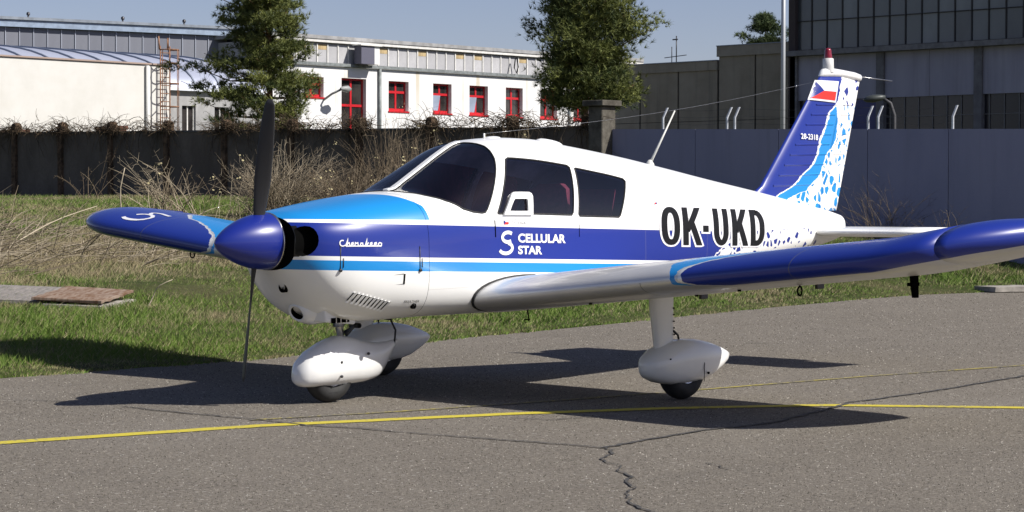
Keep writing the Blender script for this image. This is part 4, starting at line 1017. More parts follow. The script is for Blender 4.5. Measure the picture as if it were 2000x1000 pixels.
# ================================================================== WALLS
DW = Mat('dark_concrete', rough=.92, spec=.15)
n1 = DW.noise(1.3, 6, .65, v=DW.vec((1, 1, .5))).step(.3, .7); n2 = DW.noise(14, 5, .7).step(.3, .7); rr = DW.rnd()
c = DW.mix(n1, (.095, .080, .066), (.165, .142, .118)); c = DW.mix(n2*.5, c, (.10, .086, .072)); c = DW.mix(rr*.25, c, (.095, .082, .072)); DW.set('Base Color', c); DW.bump(DW.noise(30, 5, .7), .5, .01)
PST = Mat('old_post', rough=.95, spec=.1); n1 = PST.noise(6, 6, .7).step(.35, .65); PST.set('Base Color', PST.mix(n1, (.05, .036, .026), (.15, .10, .065))); PST.bump(PST.noise(20, 4, .7), .8, .03)
def dtop(Y_): return 2.88+(Y_-19.7)*.0149
wall = empty('boundary_wall', (25.36, 30, 1.2), 0, 'dark weathered concrete panel wall with rounded posts behind the grass', 'wall')
W0 = Vector((25.36, 30, 1.2))
py = [46.6, 44.4, 42.3, 40.19, 38.07, 35.9, 33.57, 31.31, 28.86, 26.5, 24.21, 21.75, 19.40]
for i in range(len(py)-1):
    a, b_ = py[i+1]+.075, py[i]-.075; mb = MB()
    za, zb_ = dtop(a), dtop(b_)
    for (y0, y1) in ((a, b_),):
        mb.loft([[(-.04, y_-30, z_) , (.04, y_-30, z_)] + [(.04, y_-30, .2-1.2), (-.04, y_-30, .2-1.2)] for y_, z_ in ((a, za-1.2), (b_, zb_-1.2))], True, True, True, smooth=False)
    mb.build('wall_panel', DW.m, wall)
for y_ in py[:-1]:
    zt = dtop(y_)+.30; mb = MB(); rg = []
    for k, (z_, hw, dp) in enumerate(((.2, .09, .11), (1.6, .088, .11), (zt-.22, .088, .11), (zt-.10, .092, .115), (zt-.03, .075, .09), (zt, .035, .04))):
        rg.append([(sx*dp*.95+rng.uniform(-.008, .008), y_-30+sy*hw+rng.uniform(-.01, .01), z_-1.2) for sx, sy in ((-1, -1), (0, -1.15), (1, -1), (1, 1), (0, 1.15), (-1, 1))])
    mb.loft(rg, True, True, True, smooth=False); mb.build('post', PST.m if rng.random() < .7 else DW.m, wall)
mb = MB(); mb.loft([[(-.055, y_-30, dtop(y_)+z_-1.2) for z_ in (0.002, .05)]+[(.055, y_-30, dtop(y_)+z_-1.2) for z_ in (.05, .002)] for y_ in (46.6, 19.4)], True, True, True, smooth=False)
mb.build('coping', simple('coping_concrete', (.085, .08, .075), .9, 0, 0, .3, 5), wall)
CON = Mat('pillar_concrete', rough=.92, spec=.15); n1 = CON.noise(3, 6, .7).step(.3, .7); n2 = CON.noise(22, 4, .7)
CON.set('Base Color', CON.mix(n1, (.060, .054, .044), (.14, .13, .108))); CON.bump(n2, .5, .02)
pil = empty('gate_pillar', (25.3, 19.16, .6), 0, 'tall square concrete pillar with a flat cap between the dark wall and the blue-grey wall', 'pillar')
mb = MB(); mb.box(-.22, .20, -.19, .19, -.4, 2.72); bevel(mb.build('shaft', CON.m, pil), .015, 1)
mb = MB(); mb.box(-.31, .29, -.28, .28, 2.722, 2.84); bevel(mb.build('cap', CON.m, pil), .012, 1)
BW = Mat('blue_grey_concrete', rough=.9, spec=.15); n1 = BW.noise(.9, 6, .6, v=BW.vec((1, 1, .35))).step(.3, .7); n2 = BW.noise(25, 4, .7); rr = BW.rnd()
c = BW.mix(n1, (.235, .242, .345), (.275, .278, .385)); c = BW.mix(rr*.3, c, (.25, .25, .315)); sk = BW.noise(5, 4, .6, v=BW.vec((1, 1, .05))).step(.5, .8); c = BW.mix(sk*.30, c, (.18, .18, .22)); BW.set('Base Color', c); BW.bump(n2, .3, .01)
bw = empty('boundary_wall', (25.42, 14, 1.2), 0, 'plain blue-grey concrete panel wall with bent steel brackets on top behind the tail', 'wall')
def btop(Y_): return 2.66+(Y_-9.5)*.021
js = [18.96, 16.79, 14.75, 12.71, 10.97, 9.2, 7.6, 6.0, 4.4]
for i in range(len(js)-1):
    a, b_ = js[i+1]+.007, js[i]-.007; mb = MB()
    mb.loft([[(-.04, y_-14, btop(y_)-1.2), (.04, y_-14, btop(y_)-1.2), (.04, y_-14, -1.1), (-.04, y_-14, -1.1)] for y_ in (a, b_)], True, True, True, smooth=False); mb.build('wall_panel', BW.m, bw)
for y_ in js[1:-1]:
    mb = MB(); mb.box(.042, .16, y_-14-.08, y_-14+.08, -1.1, btop(y_)-1.22); mb.build('post', BW.m, bw)
GALV = simple('galvanised', (.52, .54, .56), .45, .5, 0, .15, 9)
brk = [17.65, 16.03, 15.84, 14.4, 12.73, 12.51, 10.91]
for y_ in brk:
    if y_ in (14.4,): continue
    z0 = btop(y_)-1.2; mb = MB()
    L = [(.0, z0-.02), (.0, z0+.22), (.14, z0+.43)]
    mb.loft([[(q-.022, y_-14-.022, z_), (q+.012, y_-14-.022, z_), (q+.012, y_-14+.012, z_), (q-.022, y_-14+.012, z_)] for q, z_ in L], True, True, True, smooth=False)
    mb.build('fence_bracket', GALV, bw)
for k, (dx_, dz_) in enumerate(((.0, .12), (.04, .26), (.12, .40))):
    for a, b_ in ((17.65, 16.03), (15.84, 12.73), (12.51, 10.91)):
        mb = MB(); mb.tube([(dx_, a-14+(b_-a)*t, btop(a)+(btop(b_)-btop(a))*t-1.2+dz_-.04*math.sin(math.pi*t)) for t in np.linspace(0, 1, 7)], .0022, 4); mb.build('barbed_wire', DARKM, bw)
# creeper along the dark wall: bare twigs nobody could count
n = 2600; Y_ = nrg.uniform(19.5, 46.4, n); dn = vnoise(Y_, Y_*0+.3, .9, 51); Y_ = Y_[dn > .3]; 
pc = np.array(py)[nrg.integers(0, len(py), 1500)]+nrg.normal(0, .22, 1500); Y_ = np.clip(np.concatenate([Y_, pc]), 19.45, 46.5); n = len(Y_)
b0 = np.stack([25.32+nrg.normal(0, .07, n), Y_, 2.88+(Y_-19.7)*.0149+np.abs(nrg.normal(.05, .13, n))*.9], -1)
t0 = b0+np.stack([nrg.normal(-.05, .12, n), nrg.normal(0, .30, n), nrg.normal(.02, .14, n)], -1)
h2 = nrg.random(n) < .14; t0[h2, 2] -= nrg.uniform(.2, .8, h2.sum()); t0[h2, 0] = 25.27; b0[h2, 0] = 25.28
V, F, ix = stalks(b0, t0, np.stack([nrg.normal(-.03, .05, n), nrg.normal(0, .1, n), nrg.normal(.05, .10, n)], -1), nrg.uniform(.004, .011, n), 4)
o = link('creeper', fast_mesh('creeper', V, F, {'r': nrg.random(n)[ix]}), CREEP); tag(o, kind='stuff')
BRK = simple('old_brick', (.17, .075, .05), .9, 0, 0, .35, 9)
for lab, x0, x1 in (('low reddish brick wall stub behind the dark wall at the left edge', 44.0, 45.8), ('short reddish brick wall stub behind the dark wall below the white hall', 39.3, 40.4)):
    e = empty('brick_stub', (28.2, (x0+x1)/2, 1.2), 0, lab, 'brick wall', 'brick stubs behind the dark wall'); mb = MB(); ww = (x1-x0)/2
    mb.box(-.12, .12, -ww, ww, -.2, 2.18); mb.build('wall', BRK, e)
    mb = MB(); mb.box(-.15, .15, -ww-.03, ww+.03, 2.182, 2.26); mb.build('coping', BRK, e)

# ================================================================== BUILDINGS
def wall_holes(u0, u1, z0, z1, holes, dep, M):
    """front wall with openings; local (u, depth, z) through matrix M"""
    us = sorted({u0, u1}|{h[0] for h in holes}|{h[1] for h in holes}); zs_ = sorted({z0, z1}|{h[2] for h in holes}|{h[3] for h in holes}); mb = MB()
    T = lambda u, d, z_: tuple(M @ Vector((u, d, z_)))
    for i in range(len(us)-1):
        for j in range(len(zs_)-1):
            cu, cz = (us[i]+us[i+1])/2, (zs_[j]+zs_[j+1])/2
            if any(h[0] < cu < h[1] and h[2] < cz < h[3] for h in holes): continue
            mb.poly([T(us[i], 0, zs_[j]), T(us[i+1], 0, zs_[j]), T(us[i+1], 0, zs_[j+1]), T(us[i], 0, zs_[j+1])])
    for a, b_, c_, d in holes:
        for p, q in (((a, c_), (b_, c_)), ((b_, c_), (b_, d)), ((b_, d), (a, d)), ((a, d), (a, c_))):
            mb.poly([T(p[0], 0, p[1]), T(q[0], 0, q[1]), T(q[0], dep, q[1]), T(p[0], dep, p[1])])
    return mb
I4 = Matrix.Identity(4)
# --- white office with red windows
OW = Mat('white_render', rough=.9, spec=.1); x, y, z = OW.xyz()
dr = OW.noise(1.5, 3, .5, v=OW.vec((1, 1, .06))); spot = (dr.step(.62, .70))*z.step(4.6, 7.4)
n1 = OW.noise(2, 5).step(.3, .8)
c = OW.mix(n1, (.74, .74, .74), (.67, .67, .66)); c = OW.mix(spot*.6, c, (.50, .42, .26)); OW.set('Base Color', c)
REDF = simple('red_frame', (.50, .012, .02), .4, 0, .3)
PANE = Mat('dark_pane', rough=.06, spec=.8); PANE.set('Base Color', PANE.mix(PANE.noise(1.2, 3).step(.35, .65), (.018, .016, .016), (.045, .04, .038))); PANE = PANE.m
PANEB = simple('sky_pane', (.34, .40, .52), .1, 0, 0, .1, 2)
CLP = Mat('clerestory_panel', rough=.6, spec=.3); rr = CLP.rnd(); n1 = CLP.noise(2.2, 5, .6).step(.3, .75); c = CLP.mix(rr, (.40, .40, .41), (.50, .50, .51)); c = CLP.mix(n1*.55, c, (.30, .30, .32)); CLP.set('Base Color', c)
TAN = simple('tan_blind', (.42, .32, .17), .8, 0, 0, .2, 4)
WTRIM = simple('white_trim', (.66, .65, .62), .6, 0, 0, .12, 6)
GTR = simple('grey_gutter', (.20, .22, .22), .6, .2, 0, .25, 5)
off = empty('office_building', (65, 64.2, 0), 0, 'long white two-storey office with red window frames beyond the dark wall', 'building')
wins = [(56.3, 57.45, 6.06, 6.95), (58.51, 60.0, 4.55, 6.97), (61.39, 62.65, 5.59, 6.95), (64.22, 65.43, 5.58, 6.95), (66.62, 67.87, 5.57, 6.95), (69.10, 70.28, 5.55, 6.95), (71.52, 72.74, 5.55, 6.95), (73.94, 75.1, 5.53, 6.95)]
wh = [(a-65, b_-65, c_, d) for a, b_, c_, d in wins]
wall_holes(-10.5, 14, 0, 7.46, wh, .30, I4).build('wall', OW.m, off)
mb = MB(); mb.box(-10.5, 14, .32, 9, 0, 7.44); mb.f.pop(2); mb.mi.pop(2); mb.sm.pop(2); mb.build('wall', OW.m, off)
for k, (a, b_, c_, d) in enumerate(wh):
    fw = .085; mb = MB(); m_ = (a+b_)/2; big = k == 1; tr = c_+(d-c_)*(.64 if not big else .5)
    for q in ((a, a+fw, c_, d), (b_-fw, b_, c_, d)): mb.box(q[0], q[1], .21, .27, q[2], q[3])
    for q in ((a+fw, b_-fw, c_, c_+.12), (a+fw, b_-fw, d-fw, d), (a+fw, b_-fw, tr-.055, tr+.055)): mb.box(q[0], q[1], .211, .269, q[2], q[3])
    for z0, z1 in ((c_+.12, tr-.055), (tr+.055, d-fw)): mb.box(m_-.05, m_+.05, .212, .268, z0, z1)
    if not big: mb.box(a-.03, b_+.03, -.04, .02, c_-.07, c_-.002)
    fr = mb.build('window', REDF, off)
    for u0, u1 in ((a+fw, m_-.05), (m_+.05, b_-fw)):
        for z0, z1 in ((c_+.12, tr-.055), (tr+.055, d-fw)):
            mb = MB(); tilt = k in (3, 4) and u0 < m_-.3 and z0 < tr-.3
            mb.poly([(u0, .245, z0), (u1, .245, z0), (u1, .245 if not tilt else .09, z1), (u0, .245 if not tilt else .09, z1)]); mb.build('pane', PANEB if tilt else PANE, fr)
cw = .615; nC = 36
mpanel = MB(); mpanel.box(-cw/2+.05, cw/2-.05, 0, .03, 7.62, 8.42); mpanel = mpanel.mesh('clerestory_panel')
mtan = MB(); mtan.box(-cw/2+.05, cw/2-.05, -.006, -.002, 8.18, 8.42); mtan = mtan.mesh('blind')
mmul = MB(); mmul.box(-.03, .03, -.05, .0, 7.60, 8.45); mmul = mmul.mesh('mullion')
for k in range(nC):
    u = -9.4+k*cw; p_ = link('clerestory_panel', mpanel, CLP.m, off, (u, .10, 0))
    if k in (1, 3, 9, 13, 17, 19, 24, 30): link('blind', mtan, TAN, p_)
    link('mullion', mmul, WTRIM, off, (u-cw/2, .11, 0))
mb = MB(); mb.box(-10.4, 14.1, .16, 8.9, 7.462, 8.50); mb.build('clerestory_wall', CLP.m, off)
mb = MB(); mb.box(-10.6, 14.2, -.10, 9.1, 8.64, 8.80); mb.build('roof', simple('roof_felt', (.30, .30, .30), .9, 0, 0, .2, 3), off)
mb = MB(); mb.box(-10.6, 14.2, -.06, .2, 8.502, 8.638); mb.build('fascia', WTRIM, off)
mb = MB(); mb.box(-10.5, 14.1, -.14, -.004, 7.47, 7.60); mb.build('gutter', GTR, off)
mb = MB(); mb.tube([(-4.22, -.08, 7.46), (-4.22, -.08, 3.0)], .075, 8); mb.build('downpipe', GTR, off)
mb = MB(); mb.tube([(8.6, -.08, 6.4), (8.6, -.08, 3.0)], .06, 8); mb.build('downpipe', GTR, off)
mb = MB(); mb.box(-5.85, -5.05, -.62, -.15, 7.61, 8.40); vb = mb.build('vent_box', simple('vent_grey', (.10, .10, .14), .6), off)
mb = MB(); mb.box(-5.048, -4.72, -.60, -.15, 7.61, 8.42); mb.build('vent_side', OW.m, vb)
mb = MB(); mb.box(-5.95, -4.65, -.70, -.10, 8.402+.02, 8.47); mb.build('vent_cap', WTRIM, vb)
mb = MB(); mb.tube([(4.55, -.2, 8.35), (4.45, -.22, 7.9), (4.6, -.22, 7.65), (4.75, -.2, 7.95), (4.65, -.2, 8.4)], .03, 5); mb.build('cable_loop', BLACK, off)
mb = MB(); mb.tube([(-7.55, -.02, 5.95), (-7.5, -.5, 6.2), (-7.25, -.85, 6.4)], .05, 6); mb.lathe([(-.3, .05), (-.12, .13), (.12, .16), (.3, .06)], 'x', (-7.05, -.9, 6.42), 10); mb.build('wall_lamp', simple('lamp_grey', (.26, .27, .27), .6, .2), off)
# --- grey hall with vertical cladding, far left
g0 = CAM+(CF+CR*(-1000/4403.8)+CU*((500-34)/4403.8))*95.6; g1 = CAM+(CF+CR*((406-1000)/4403.8)+CU*((500-52)/4403.8))*100.5
ang = math.atan2(g1.y-g0.y, g1.x-g0.x)
gh = empty('grey_hall', (g1.x, g1.y, 0), ang, 'long blue-grey metal hall behind the white hall and the left pine', 'building')
CLAD = Mat('grey_cladding', rough=.55, metal=.2, spec=.4); rr = CLAD.rnd(); n1 = CLAD.noise(1.4, 5, .6, v=CLAD.vec((1, 1, .3))).step(.3, .75); c = CLAD.mix(rr, (.150, .160, .195), (.205, .215, .25)); c = CLAD.mix(n1*.3, c, (.13, .135, .16)); CLAD.set('Base Color', c)
mpan = MB(); mpan.box(.012, .608, -.03, .0, 5.0, 8.80); mpan = mpan.mesh('cladding_panel'); mrib = MB(); mrib.box(-.014, .014, -.07, -.002, 5.0, 8.80); mrib = mrib.mesh('seam')
RIB = simple('pale_rib', (.40, .43, .50), .5, .3)
for k in range(36):
    link('cladding_panel', mpan, CLAD.m, gh, (-21.7+k*.62, 0, 0)); link('seam', mrib, RIB, gh, (-21.7+k*.62, 0, 0))
mb = MB(); mb.box(-21.8, .9, .01, 12, 0, 8.81); mb.build('wall', CLAD.m, gh)
mb = MB(); mb.box(-22, 1.1, -.22, 12.2, 8.82, 9.12); mb.build('fascia', simple('pale_blue_fascia', (.27, .34, .44), .5, .2, 0, .15, 4), gh)
mb = MB(); mb.box(-22.1, 1.2, -.30, 12.3, 9.122, 9.24); mb.build('roof', simple('grey_roof', (.22, .25, .29), .7, 0, 0, .2, 3), gh)
for u in (-8.0, -3.7, -.8):
    mb = MB(); mb.tube([(u, .8, 9.24), (u, .8, 9.42)], .04, 8); mb.lathe([(.0, .08), (.10, .08), (.14, .02)], 'z', (u, .8, 9.42), 10); mb.build('roof_vent', DARKM, gh)
# --- white hall with barrel roof
wl = empty('white_hall', (40, 56, 0), 0, 'low white rendered hall with a curved metal roof at the left edge', 'building')
WR = Mat('hall_render', rough=.9, spec=.1); n1 = WR.noise(.9, 6, .65).step(.35, .7); n2 = WR.noise(.5, 4, v=WR.vec((1, 1, 4))).step(.5, .75); c = WR.mix(n1*.6, (.64, .63, .60), (.55, .54, .50)); c = WR.mix(n2*.25, c, (.60, .58, .52)); WR.set('Base Color', c)
mb = MB(); mb.box(-10, 2.62, .0, .5, 0, 6.44); bevel(mb.build('wall', WR.m, wl), .03, 1)
mb = MB(); mb.box(-10.05, 2.66, -.06, .55, 6.442, 6.50); mb.build('coping', simple('rust_coping', (.34, .26, .22), .8), wl)
GW = simple('grey_render', (.33, .33, .33), .9, 0, 0, .15, 2)
wall_holes(2.63, 7.4, 0, 5.55, [(3.35, 4.0, 4.0, 5.0), (4.9, 5.6, 4.0, 5.0)], .15, Matrix.Translation((0, .2, 0))).build('wall', GW, wl)
for a in (3.35, 4.9):
    mb = MB()
    for q in ((a, a+.06, 4.0, 5.0), (a+.59, a+.65, 4.0, 5.0), (a+.30, a+.35, 4.0, 5.0)): mb.box(q[0], q[1], .29, .34, q[2], q[3])
    f_ = mb.build('window', WTRIM, wl); mb = MB(); mb.poly([(a, .33, 4.0), (a+.65, .33, 4.0), (a+.65, .33, 5.0), (a, .33, 5.0)]); mb.build('pane', PANE, f_)
RM = Mat('pale_metal_roof', rough=.42, metal=.3, spec=.5); n1 = RM.noise(.7, 5).step(.3, .7); RM.set('Base Color', RM.mix(n1, (.40, .43, .53), (.47, .50, .60)))
prof = [(0.10+6.3*(1-math.cos(t*math.pi/2)), 5.62+1.62*math.sin(t*math.pi/2)) for t in np.linspace(0, 1, 12)]
pw = 1.16
mseg = MB(); mseg.loft([[(0.012, a, b_), (pw-.012, a, b_)] for a, b_ in prof], False); mseg = mseg.mesh('roof_sheet')
mrb = MB(); mrb.loft([[(-.03, a, b_-.01), (.03, a, b_-.01), (.03, a, b_+.06), (-.03, a, b_+.06)] for a, b_ in prof], smooth=False); mrb = mrb.mesh('roof_rib')
RRB = simple('roof_rib_dark', (.22, .25, .31), .5, .3)
for k in range(15):
    link('roof_sheet', mseg, RM.m, wl, (-10+k*pw, 0, 0)); link('roof_rib', mrb, RRB, wl, (-10+k*pw, 0, 0))
mb = MB(); mb.box(2.66, 7.4, .0, .16, 5.552, 5.66); mb.build('eave', simple('eave_white', (.70, .74, .80), .5), wl)
mb = MB(); mb.tube([(1.55, -.08, 6.4), (1.55, -.08, 2)], .07, 8); mb.build('downpipe', simple('white_pipe', (.62, .62, .60), .5), wl)
RUST = Mat('rusty_steel', rough=.85, spec=.2); RUST.set('Base Color', RUST.mix(RUST.noise(9, 4).step(.3, .7), (.17, .075, .04), (.33, .19, .12)))
ld = empty('cage_ladder', (42.3, 55.6, 3), 0, 'rusty caged ladder up the right end of the white hall', 'ladder')
for u in (-.22, .22):
    mb = MB(); mb.tube([(u, .25, -1), (u, .25, 4.15)], .024, 6); mb.build('rail', RUST.m, ld)
for k in range(16):
    mb = MB(); mb.tube([(-.22, .25, -.6+k*.3), (.22, .25, -.6+k*.3)], .016, 5); mb.build('rung', RUST.m, ld)
for z_ in (1.0, 1.9, 2.75, 3.5, 4.0):
    mb = MB(); mb.tube([(-.22, .25, z_)]+[(.36*math.cos(t), .05-.42*math.sin(t), z_) for t in np.linspace(math.pi, 0, 9)]+[(.22, .25, z_)], .022, 5); mb.build('cage_hoop', RUST.m, ld)
for t in (2.9, 2.2, 1.3, .5):
    mb = MB(); mb.tube([(.36*math.cos(t), .05-.42*math.sin(t), 1.0), (.36*math.cos(t), .05-.42*math.sin(t), 4.0)], .016, 5); mb.build('cage_bar', RUST.m, ld)
mb = MB(); mb.tube([(-.30, .2, 4.0), (-.34, .2, 4.5)], .03, 6); mb.build('handrail', RUST.m, ld); mb = MB(); mb.tube([(.08, .2, 4.0), (.08, .2, 4.45)], .03, 6); mb.build('handrail', RUST.m, ld)
# --- brown-grey shed
sh = empty('storage_shed', (64, 47, 0), 0, 'flat-roofed brown-grey panel shed between the right pine and the glazed hangar', 'building')
SHM = Mat('shed_panel', rough=.9, spec=.15); rr = SHM.rnd(); n1 = SHM.noise(.8, 6, .65).step(.3, .7); c = SHM.mix(n1, (.25, .225, .18), (.34, .31, .25)); c = SHM.mix(rr*.35, c, (.24, .20, .13)); pt = SHM.noise(.45, 3).step(.66, .69); c = SHM.mix(pt*.5, c, (.28, .27, .26)); sk = SHM.noise(3, 4, .6, v=SHM.vec((1, 1, .05))).step(.5, .75); c = SHM.mix(sk*.4, c, (.13, .12, .10)); SHM.set('Base Color', c)
SHD = simple('shed_dark', (.03, .028, .026), .9)
mb = MB(); mb.box(.05, 10, -5.0, .08, 0, 7.3); mb.box(.05, 10, .09, 6.4, 0, 6.9); mb.build('wall', SHD, sh)
for a, b_, zt in ((-5.0, -1.86, 7.42), (-1.84, .06, 7.42), (.10, 2.2, 6.88), (2.22, 4.3, 6.88), (4.32, 6.4, 6.88)):
    for z0, z1 in ((0, 4.78), (4.80, zt)):
        mb = MB(); mb.box(-.02, .048, a+.03, b_-.03, z0, z1); mb.build('wall_panel', SHM.m, sh)
mb = MB(); mb.box(-.12, 10.1, -5.1, .085, 7.422, 7.84); mb.build('parapet', SHM.m, sh)
mb = MB(); mb.box(-.10, 10.1, .087, 6.5, 6.882, 7.26); mb.build('parapet', SHM.m, sh)
mb = MB(); mb.box(-.16, 10.1, -5.12, .0865, 7.842, 7.88); mb.box(-.14, 10.1, .0875, 6.52, 7.262, 7.30); mb.build('flashing', simple('flashing', (.20, .22, .25), .5, .3), sh)
mb = MB(); mb.tube([(.5, 2.75, 7.2), (.5, 2.75, 8.45)], .025, 5); mb.tube([(.5, 2.2, 7.62), (.5, 3.4, 7.55)], .018, 5); mb.tube([(.5, 2.68, 8.3), (.5, 2.95, 8.3)], .03, 5); mb.tube([(.5, 3.0, 7.3), (.5, 3.0, 8.0)], .02, 5); mb.build('roof_aerial', DARKM, sh)
# --- glazed hangar
hg = empty('hangar', (62, 34, 0), 0, 'big grey hangar with a band of tall dark glazing above blue-grey wall panels', 'building')
HP = Mat('hangar_panel', rough=.85, spec=.2); rr = HP.rnd(); n1 = HP.noise(.8, 6, .6, v=HP.vec((1, 1, .4))).step(.3, .7); c = HP.mix(n1, (.27, .27, .335), (.33, .33, .395)); c = HP.mix(rr*.3, c, (.28, .28, .335)); sk = HP.noise(3, 4, .6, v=HP.vec((1, 1, .05))).step(.48, .75); c = HP.mix(sk*.35, c, (.17, .165, .18)); HP.set('Base Color', c)
HC = simple('hangar_column', (.13, .13, .14), .9, 0, 0, .2, 3)
GP = Mat('hangar_pane', rough=.22, spec=.6); rr = GP.rnd(); n1 = GP.noise(.9, 5, .6, v=GP.vec((1, 1, .6))).step(.3, .7); c = GP.mix(rr, (.055, .062, .064), (.15, .168, .17)); c = GP.mix(n1*.55, c, (.085, .095, .10)); GP.set('Base Color', c)
HM = simple('hangar_mullion', (.022, .022, .022), .7)
yL, yR = 8.0, -14.0      # local y: left corner to far right
mb = MB(); mb.box(.3, 30, yR, yL, 0, 11.4); mb.build('wall', HC, hg)
mb = MB(); mb.box(-.05, 30.3, yR-.1, yL+.12, 11.402, 12.0); mb.build('roof', HC, hg)
mb = MB(); mb.box(.0, .298, yL-.32, yL, 0, 11.4); mb.build('corner_column', simple('corner_dark', (.05, .04, .038), .9), hg)
pw = .72
mpa = MB(); mpa.box(.20, .23, -pw/2+.025, pw/2-.025, 0, 1.0); mpa = mpa.mesh('pane')
mmu = MB(); mmu.box(.17, .245, -.028, .028, 7.36, 11.39); mmu = mmu.mesh('mullion')
k = 0
while yL-.62-k*pw > yR:
    yc = yL-.62-k*pw
    for z0, z1 in ((7.36, 8.45), (8.48, 11.38)):
        p_ = link('pane', mpa, GP.m, hg, (0, yc, z0)); p_.scale.z = z1-z0
    link('mullion', mmu, HM, hg, (0, yc-pw/2, 0)); k += 1
for z_ in (8.465,):
    mb = MB(); mb.box(.12, .25, yR, yL-.33, z_-.014, z_+.014); mb.build('glazing_bar', HM, hg)
mb = MB(); mb.box(-.35, .28, yR, yL+.1, 7.10, 7.30); mb.build('ledge', simple('ledge_concrete', (.16, .16, .165), .9, 0, 0, .2, 4), hg)
cols = [7.75, 3.72, -.56, -4.85, -9.1, -13.4]
for q in cols:
    mb = MB(); mb.box(.0, .29, q-.17, q+.17, 0, 7.098); mb.build('column', HC, hg)
for i in range(len(cols)-1):
    a, b_ = cols[i+1]+.172, cols[i]-.172; md = (a+b_)/2
    for u0, u1 in ((a, md-.006), (md+.006, b_)):
        mb = MB(); mb.box(.10, .28, u0, u1, 5.38, 7.097); mb.build('wall_panel', HP.m, hg); mb = MB(); mb.box(.10, .28, u0, u1, 0, 3.2); mb.build('wall_panel', HP.m, hg)
    mb = MB(); mb.box(.21, .24, a, b_, 3.2, 5.38); w_ = mb.build('window', simple('dark_window', (.022, .021, .026), .25) if not i else bpy.data.materials['dark_window'], hg)
    for u in np.arange(a+.62, b_, .62):
        mb = MB(); mb.box(.17, .205, u-.014, u+.014, 3.2, 5.38); mb.build('glazing_bar', simple('pale_bar', (.16, .16, .16), .7) if 'pale_bar' not in bpy.data.materials else bpy.data.materials['pale_bar'], w_)
    for z_ in (3.9, 4.65):
        mb = MB(); mb.box(.172, .203, a, b_, z_-.012, z_+.012); mb.build('glazing_bar', bpy.data.materials['pale_bar'], w_)
mb = MB(); mb.box(.15, .20, 3.92, 5.3, 2.0, 5.34); mb.build('door', simple('blue_door', (.05, .055, .16), .6), hg)
# ------------------------------------------------------------------ poles and lamps
mp = empty('flag_pole', (37.6, 23.87, .8), 0, 'tall thin pale steel pole in front of the shed and the hangar', 'pole')
mb = MB(); mb.tube([(0, 0, -.3), (.02, 0, 9)], [.065, .05], 10); mb.build('shaft', simple('pole_grey', (.42, .44, .46), .5, .3), mp)
mb = MB(); mb.lathe([(-.3, .14), (.05, .14), (.06, .06)], 'z', (0, 0, 0), 10); mb.build('base', GTR, mp)
sl = empty('street_lamp', (30.4, 15.55, .7), 0, 'short grey lamp with a drooping cobra head behind the blue-grey wall', 'lamp')
mb = MB(); mb.tube([(0, 0, -.3), (0, 0, 2.5), (-.05, .06, 2.75), (-.16, .18, 2.86)], [.05, .045, .04, .035], 8); mb.build('pole', simple('lamp_pole_dark', (.045, .045, .05), .7), sl)
mb = MB(); rg = []
d = Vector((-.69, .72, -.12)).normalized(); s_ = Vector((.72, .69, 0))
for t, wd, hh in ((0, .04, .04), (.12, .09, .07), (.26, .12, .085), (.40, .09, .06), (.46, .03, .02)):
    o_ = Vector((-.12, .14, 2.88))+d*t; rg.append([o_+s_*wd*math.cos(a)+Vector((0, 0, 1))*hh*math.sin(a) for a in np.linspace(0, 2*math.pi, 13)[:-1]])
mb.loft(rg, True, True, True); mb.build('lamp_head', simple('lamp_head_grey', (.05, .058, .055), .5, .2), sl)
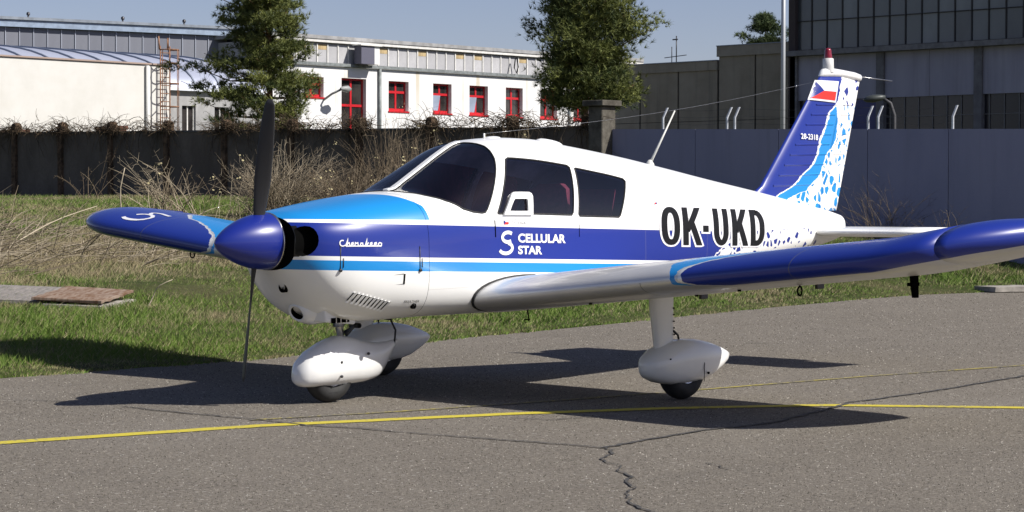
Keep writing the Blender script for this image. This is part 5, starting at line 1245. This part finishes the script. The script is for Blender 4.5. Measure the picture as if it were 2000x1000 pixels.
# ================================================================== TREES
BARK = Mat('pine_bark', rough=.95, spec=.1); n1 = BARK.noise(5, 5, .7).step(.35, .65); BARK.set('Base Color', BARK.mix(n1, (.105, .062, .038), (.22, .135, .08)))
def needle_mat(name, a, b, d):
    M = Mat(name, rough=.7, spec=.25); M.set('Base Color', M.mix(M.attr('r'), a, b)); return M.m
PINE = needle_mat('pine_needles', (.036, .056, .018), (.25, .27, .075), 0)
def pine(name, label, loc, h, z0, prof, nb, per, seed, mat, tuft=26, nl=.19, up=.25, blade=12, asym=0, tier=6, flat=.40, u0=.42, trunk_r=.15, lean=(0, 0), cs=.26):
    q = np.random.default_rng(seed); root = empty(name, loc, 0, label, 'tree', 'pines behind the walls' if name == 'pine_tree' else None)
    mb = MB(); L = [(lean[0]*t*h+.06*math.sin(t*6), lean[1]*t*h+.05*math.sin(t*5+1), -.6+(h+.4)*t) for t in np.linspace(0, 1, 14)]
    mb.tube(L, [trunk_r*(1-.82*t) for t in np.linspace(0, 1, 14)], 9)
    C_, O_ = [], []
    nt0 = max(3, nb//tier)
    for k in range(nb):
        t = (k//tier+.5)/nt0; zz = z0+(h-z0)*(t**.95)+q.normal(0, .05); zz = min(h-.1, max(z0, zz)); R = prof(zz)
        az = (k % tier)*2*math.pi/tier+(k//tier)*1.1+q.normal(0, .35); ln = R*(q.uniform(.5, 1.16))*(1+asym*math.cos(az-2.337)); ti = min(1, (zz+.6)/(h+.4)); base = Vector((lean[0]*ti*h, lean[1]*ti*h, zz-.15))
        rise = up*ln+q.normal(0, .12); tip = base+Vector((math.cos(az)*ln, math.sin(az)*ln, rise))
        mid = base.lerp(tip, .5)+Vector((0, 0, -.10*ln)); mb.tube([base, mid, tip], [.035*(ln/1.5)+.012, .02, .008], 5)
        for j in range(per):
            u = u0+(1.03-u0)*(j+q.random())/per; p = (base*(1-u)**2+mid*2*u*(1-u)+tip*u*u) if u < 1 else tip
            sp_ = .10+.20*ln*u*.5; C_.append(np.array(p)+q.normal(0, 1, 3)*np.array([sp_, sp_, sp_*.55])); O_.append([math.cos(az), math.sin(az), .5])
    for j in range(10): C_.append(np.array([lean[0]*h, lean[1]*h, h-.05*j])+q.normal(0, .12, 3)); O_.append([0, 0, 1])
    mb.build('trunk', BARK.m, root, fix=False)
    C_ = np.array(C_); O_ = np.array(O_); nc = len(C_)
    T_ = np.repeat(C_, tuft, 0)+q.normal(0, 1, (nc*tuft, 3))*np.array([cs, cs, cs*flat])*.72; D0 = np.repeat(O_, tuft, 0)+q.normal(0, .6, (nc*tuft, 3))+np.array([0, 0, .35])
    tone = np.clip(np.repeat(q.beta(1.6, 2.2, nc), tuft)+q.normal(0, .16, nc*tuft), 0, 1)
    nt_ = len(T_); B = np.repeat(T_, blade, 0); D = np.repeat(D0, blade, 0); D /= np.linalg.norm(D, axis=1, keepdims=True)
    D = D+q.normal(0, .55, D.shape); D /= np.linalg.norm(D, axis=1, keepdims=True); W_ = np.cross(D, q.normal(0, 1, D.shape)); W_ /= np.linalg.norm(W_, axis=1, keepdims=True)
    ll = q.uniform(.6, 1.2, len(B))[:, None]*nl; ww = nl*.05
    V = np.stack([B-W_*ww, B+W_*ww, B+D*ll], 1).reshape(-1, 3); n_ = len(B)
    link('crown', fast_mesh('crown', V, np.arange(n_*3).reshape(n_, 3), {'r': np.repeat(np.repeat(tone, blade), 3)}), mat, root)
    return root
def p1(z_): return np.interp(z_, [2.6, 3.2, 3.9, 4.4, 5.4, 6.3, 7.6, 8.6, 9.6], [.5, 1.2, 1.95, 1.85, 1.65, 1.5, 1.15, .75, .15])
pine('pine_tree', 'tall open pine with a reddish trunk in front of the grey hall', (37.52, 44.2, 1.3), 9.7-1.3+.6, 2.2, lambda z_: float(p1(z_+1.0)), 84, 5, 5, PINE, tuft=32, cs=.25, asym=.36, tier=6, u0=.36)
def p2(z_): return np.interp(z_, [3.3, 4.0, 5.0, 6.0, 7.0, 7.8, 8.6, 9.2], [.75, 1.4, 1.58, 1.6, 1.48, 1.2, .82, .22])
pine('pine_tree', 'broad dense rounded pine behind the concrete pillar at the right end of the office', (40.05, 32.95, 1.2), 8.0, 2.85, lambda z_: float(p2(z_+1.2)), 80, 5, 8, PINE, tuft=36, up=.38, cs=.30, tier=8, flat=.62, u0=.36, asym=-.16)
def p3(z_): return np.interp(z_, [7, 9.5, 11, 12.2, 13.7], [.6, 2.1, 1.9, 1.3, .2])
pine('round_tree', 'small far tree rising above the shed roof beside the pole', (110.9, 80.6, 0), 13.7, 6.5, lambda z_: float(p3(z_)), 40, 5, 12, needle_mat('far_leaves', (.035, .06, .025), (.12, .155, .06), 0), tuft=20, nl=.30, up=.5, cs=.36)
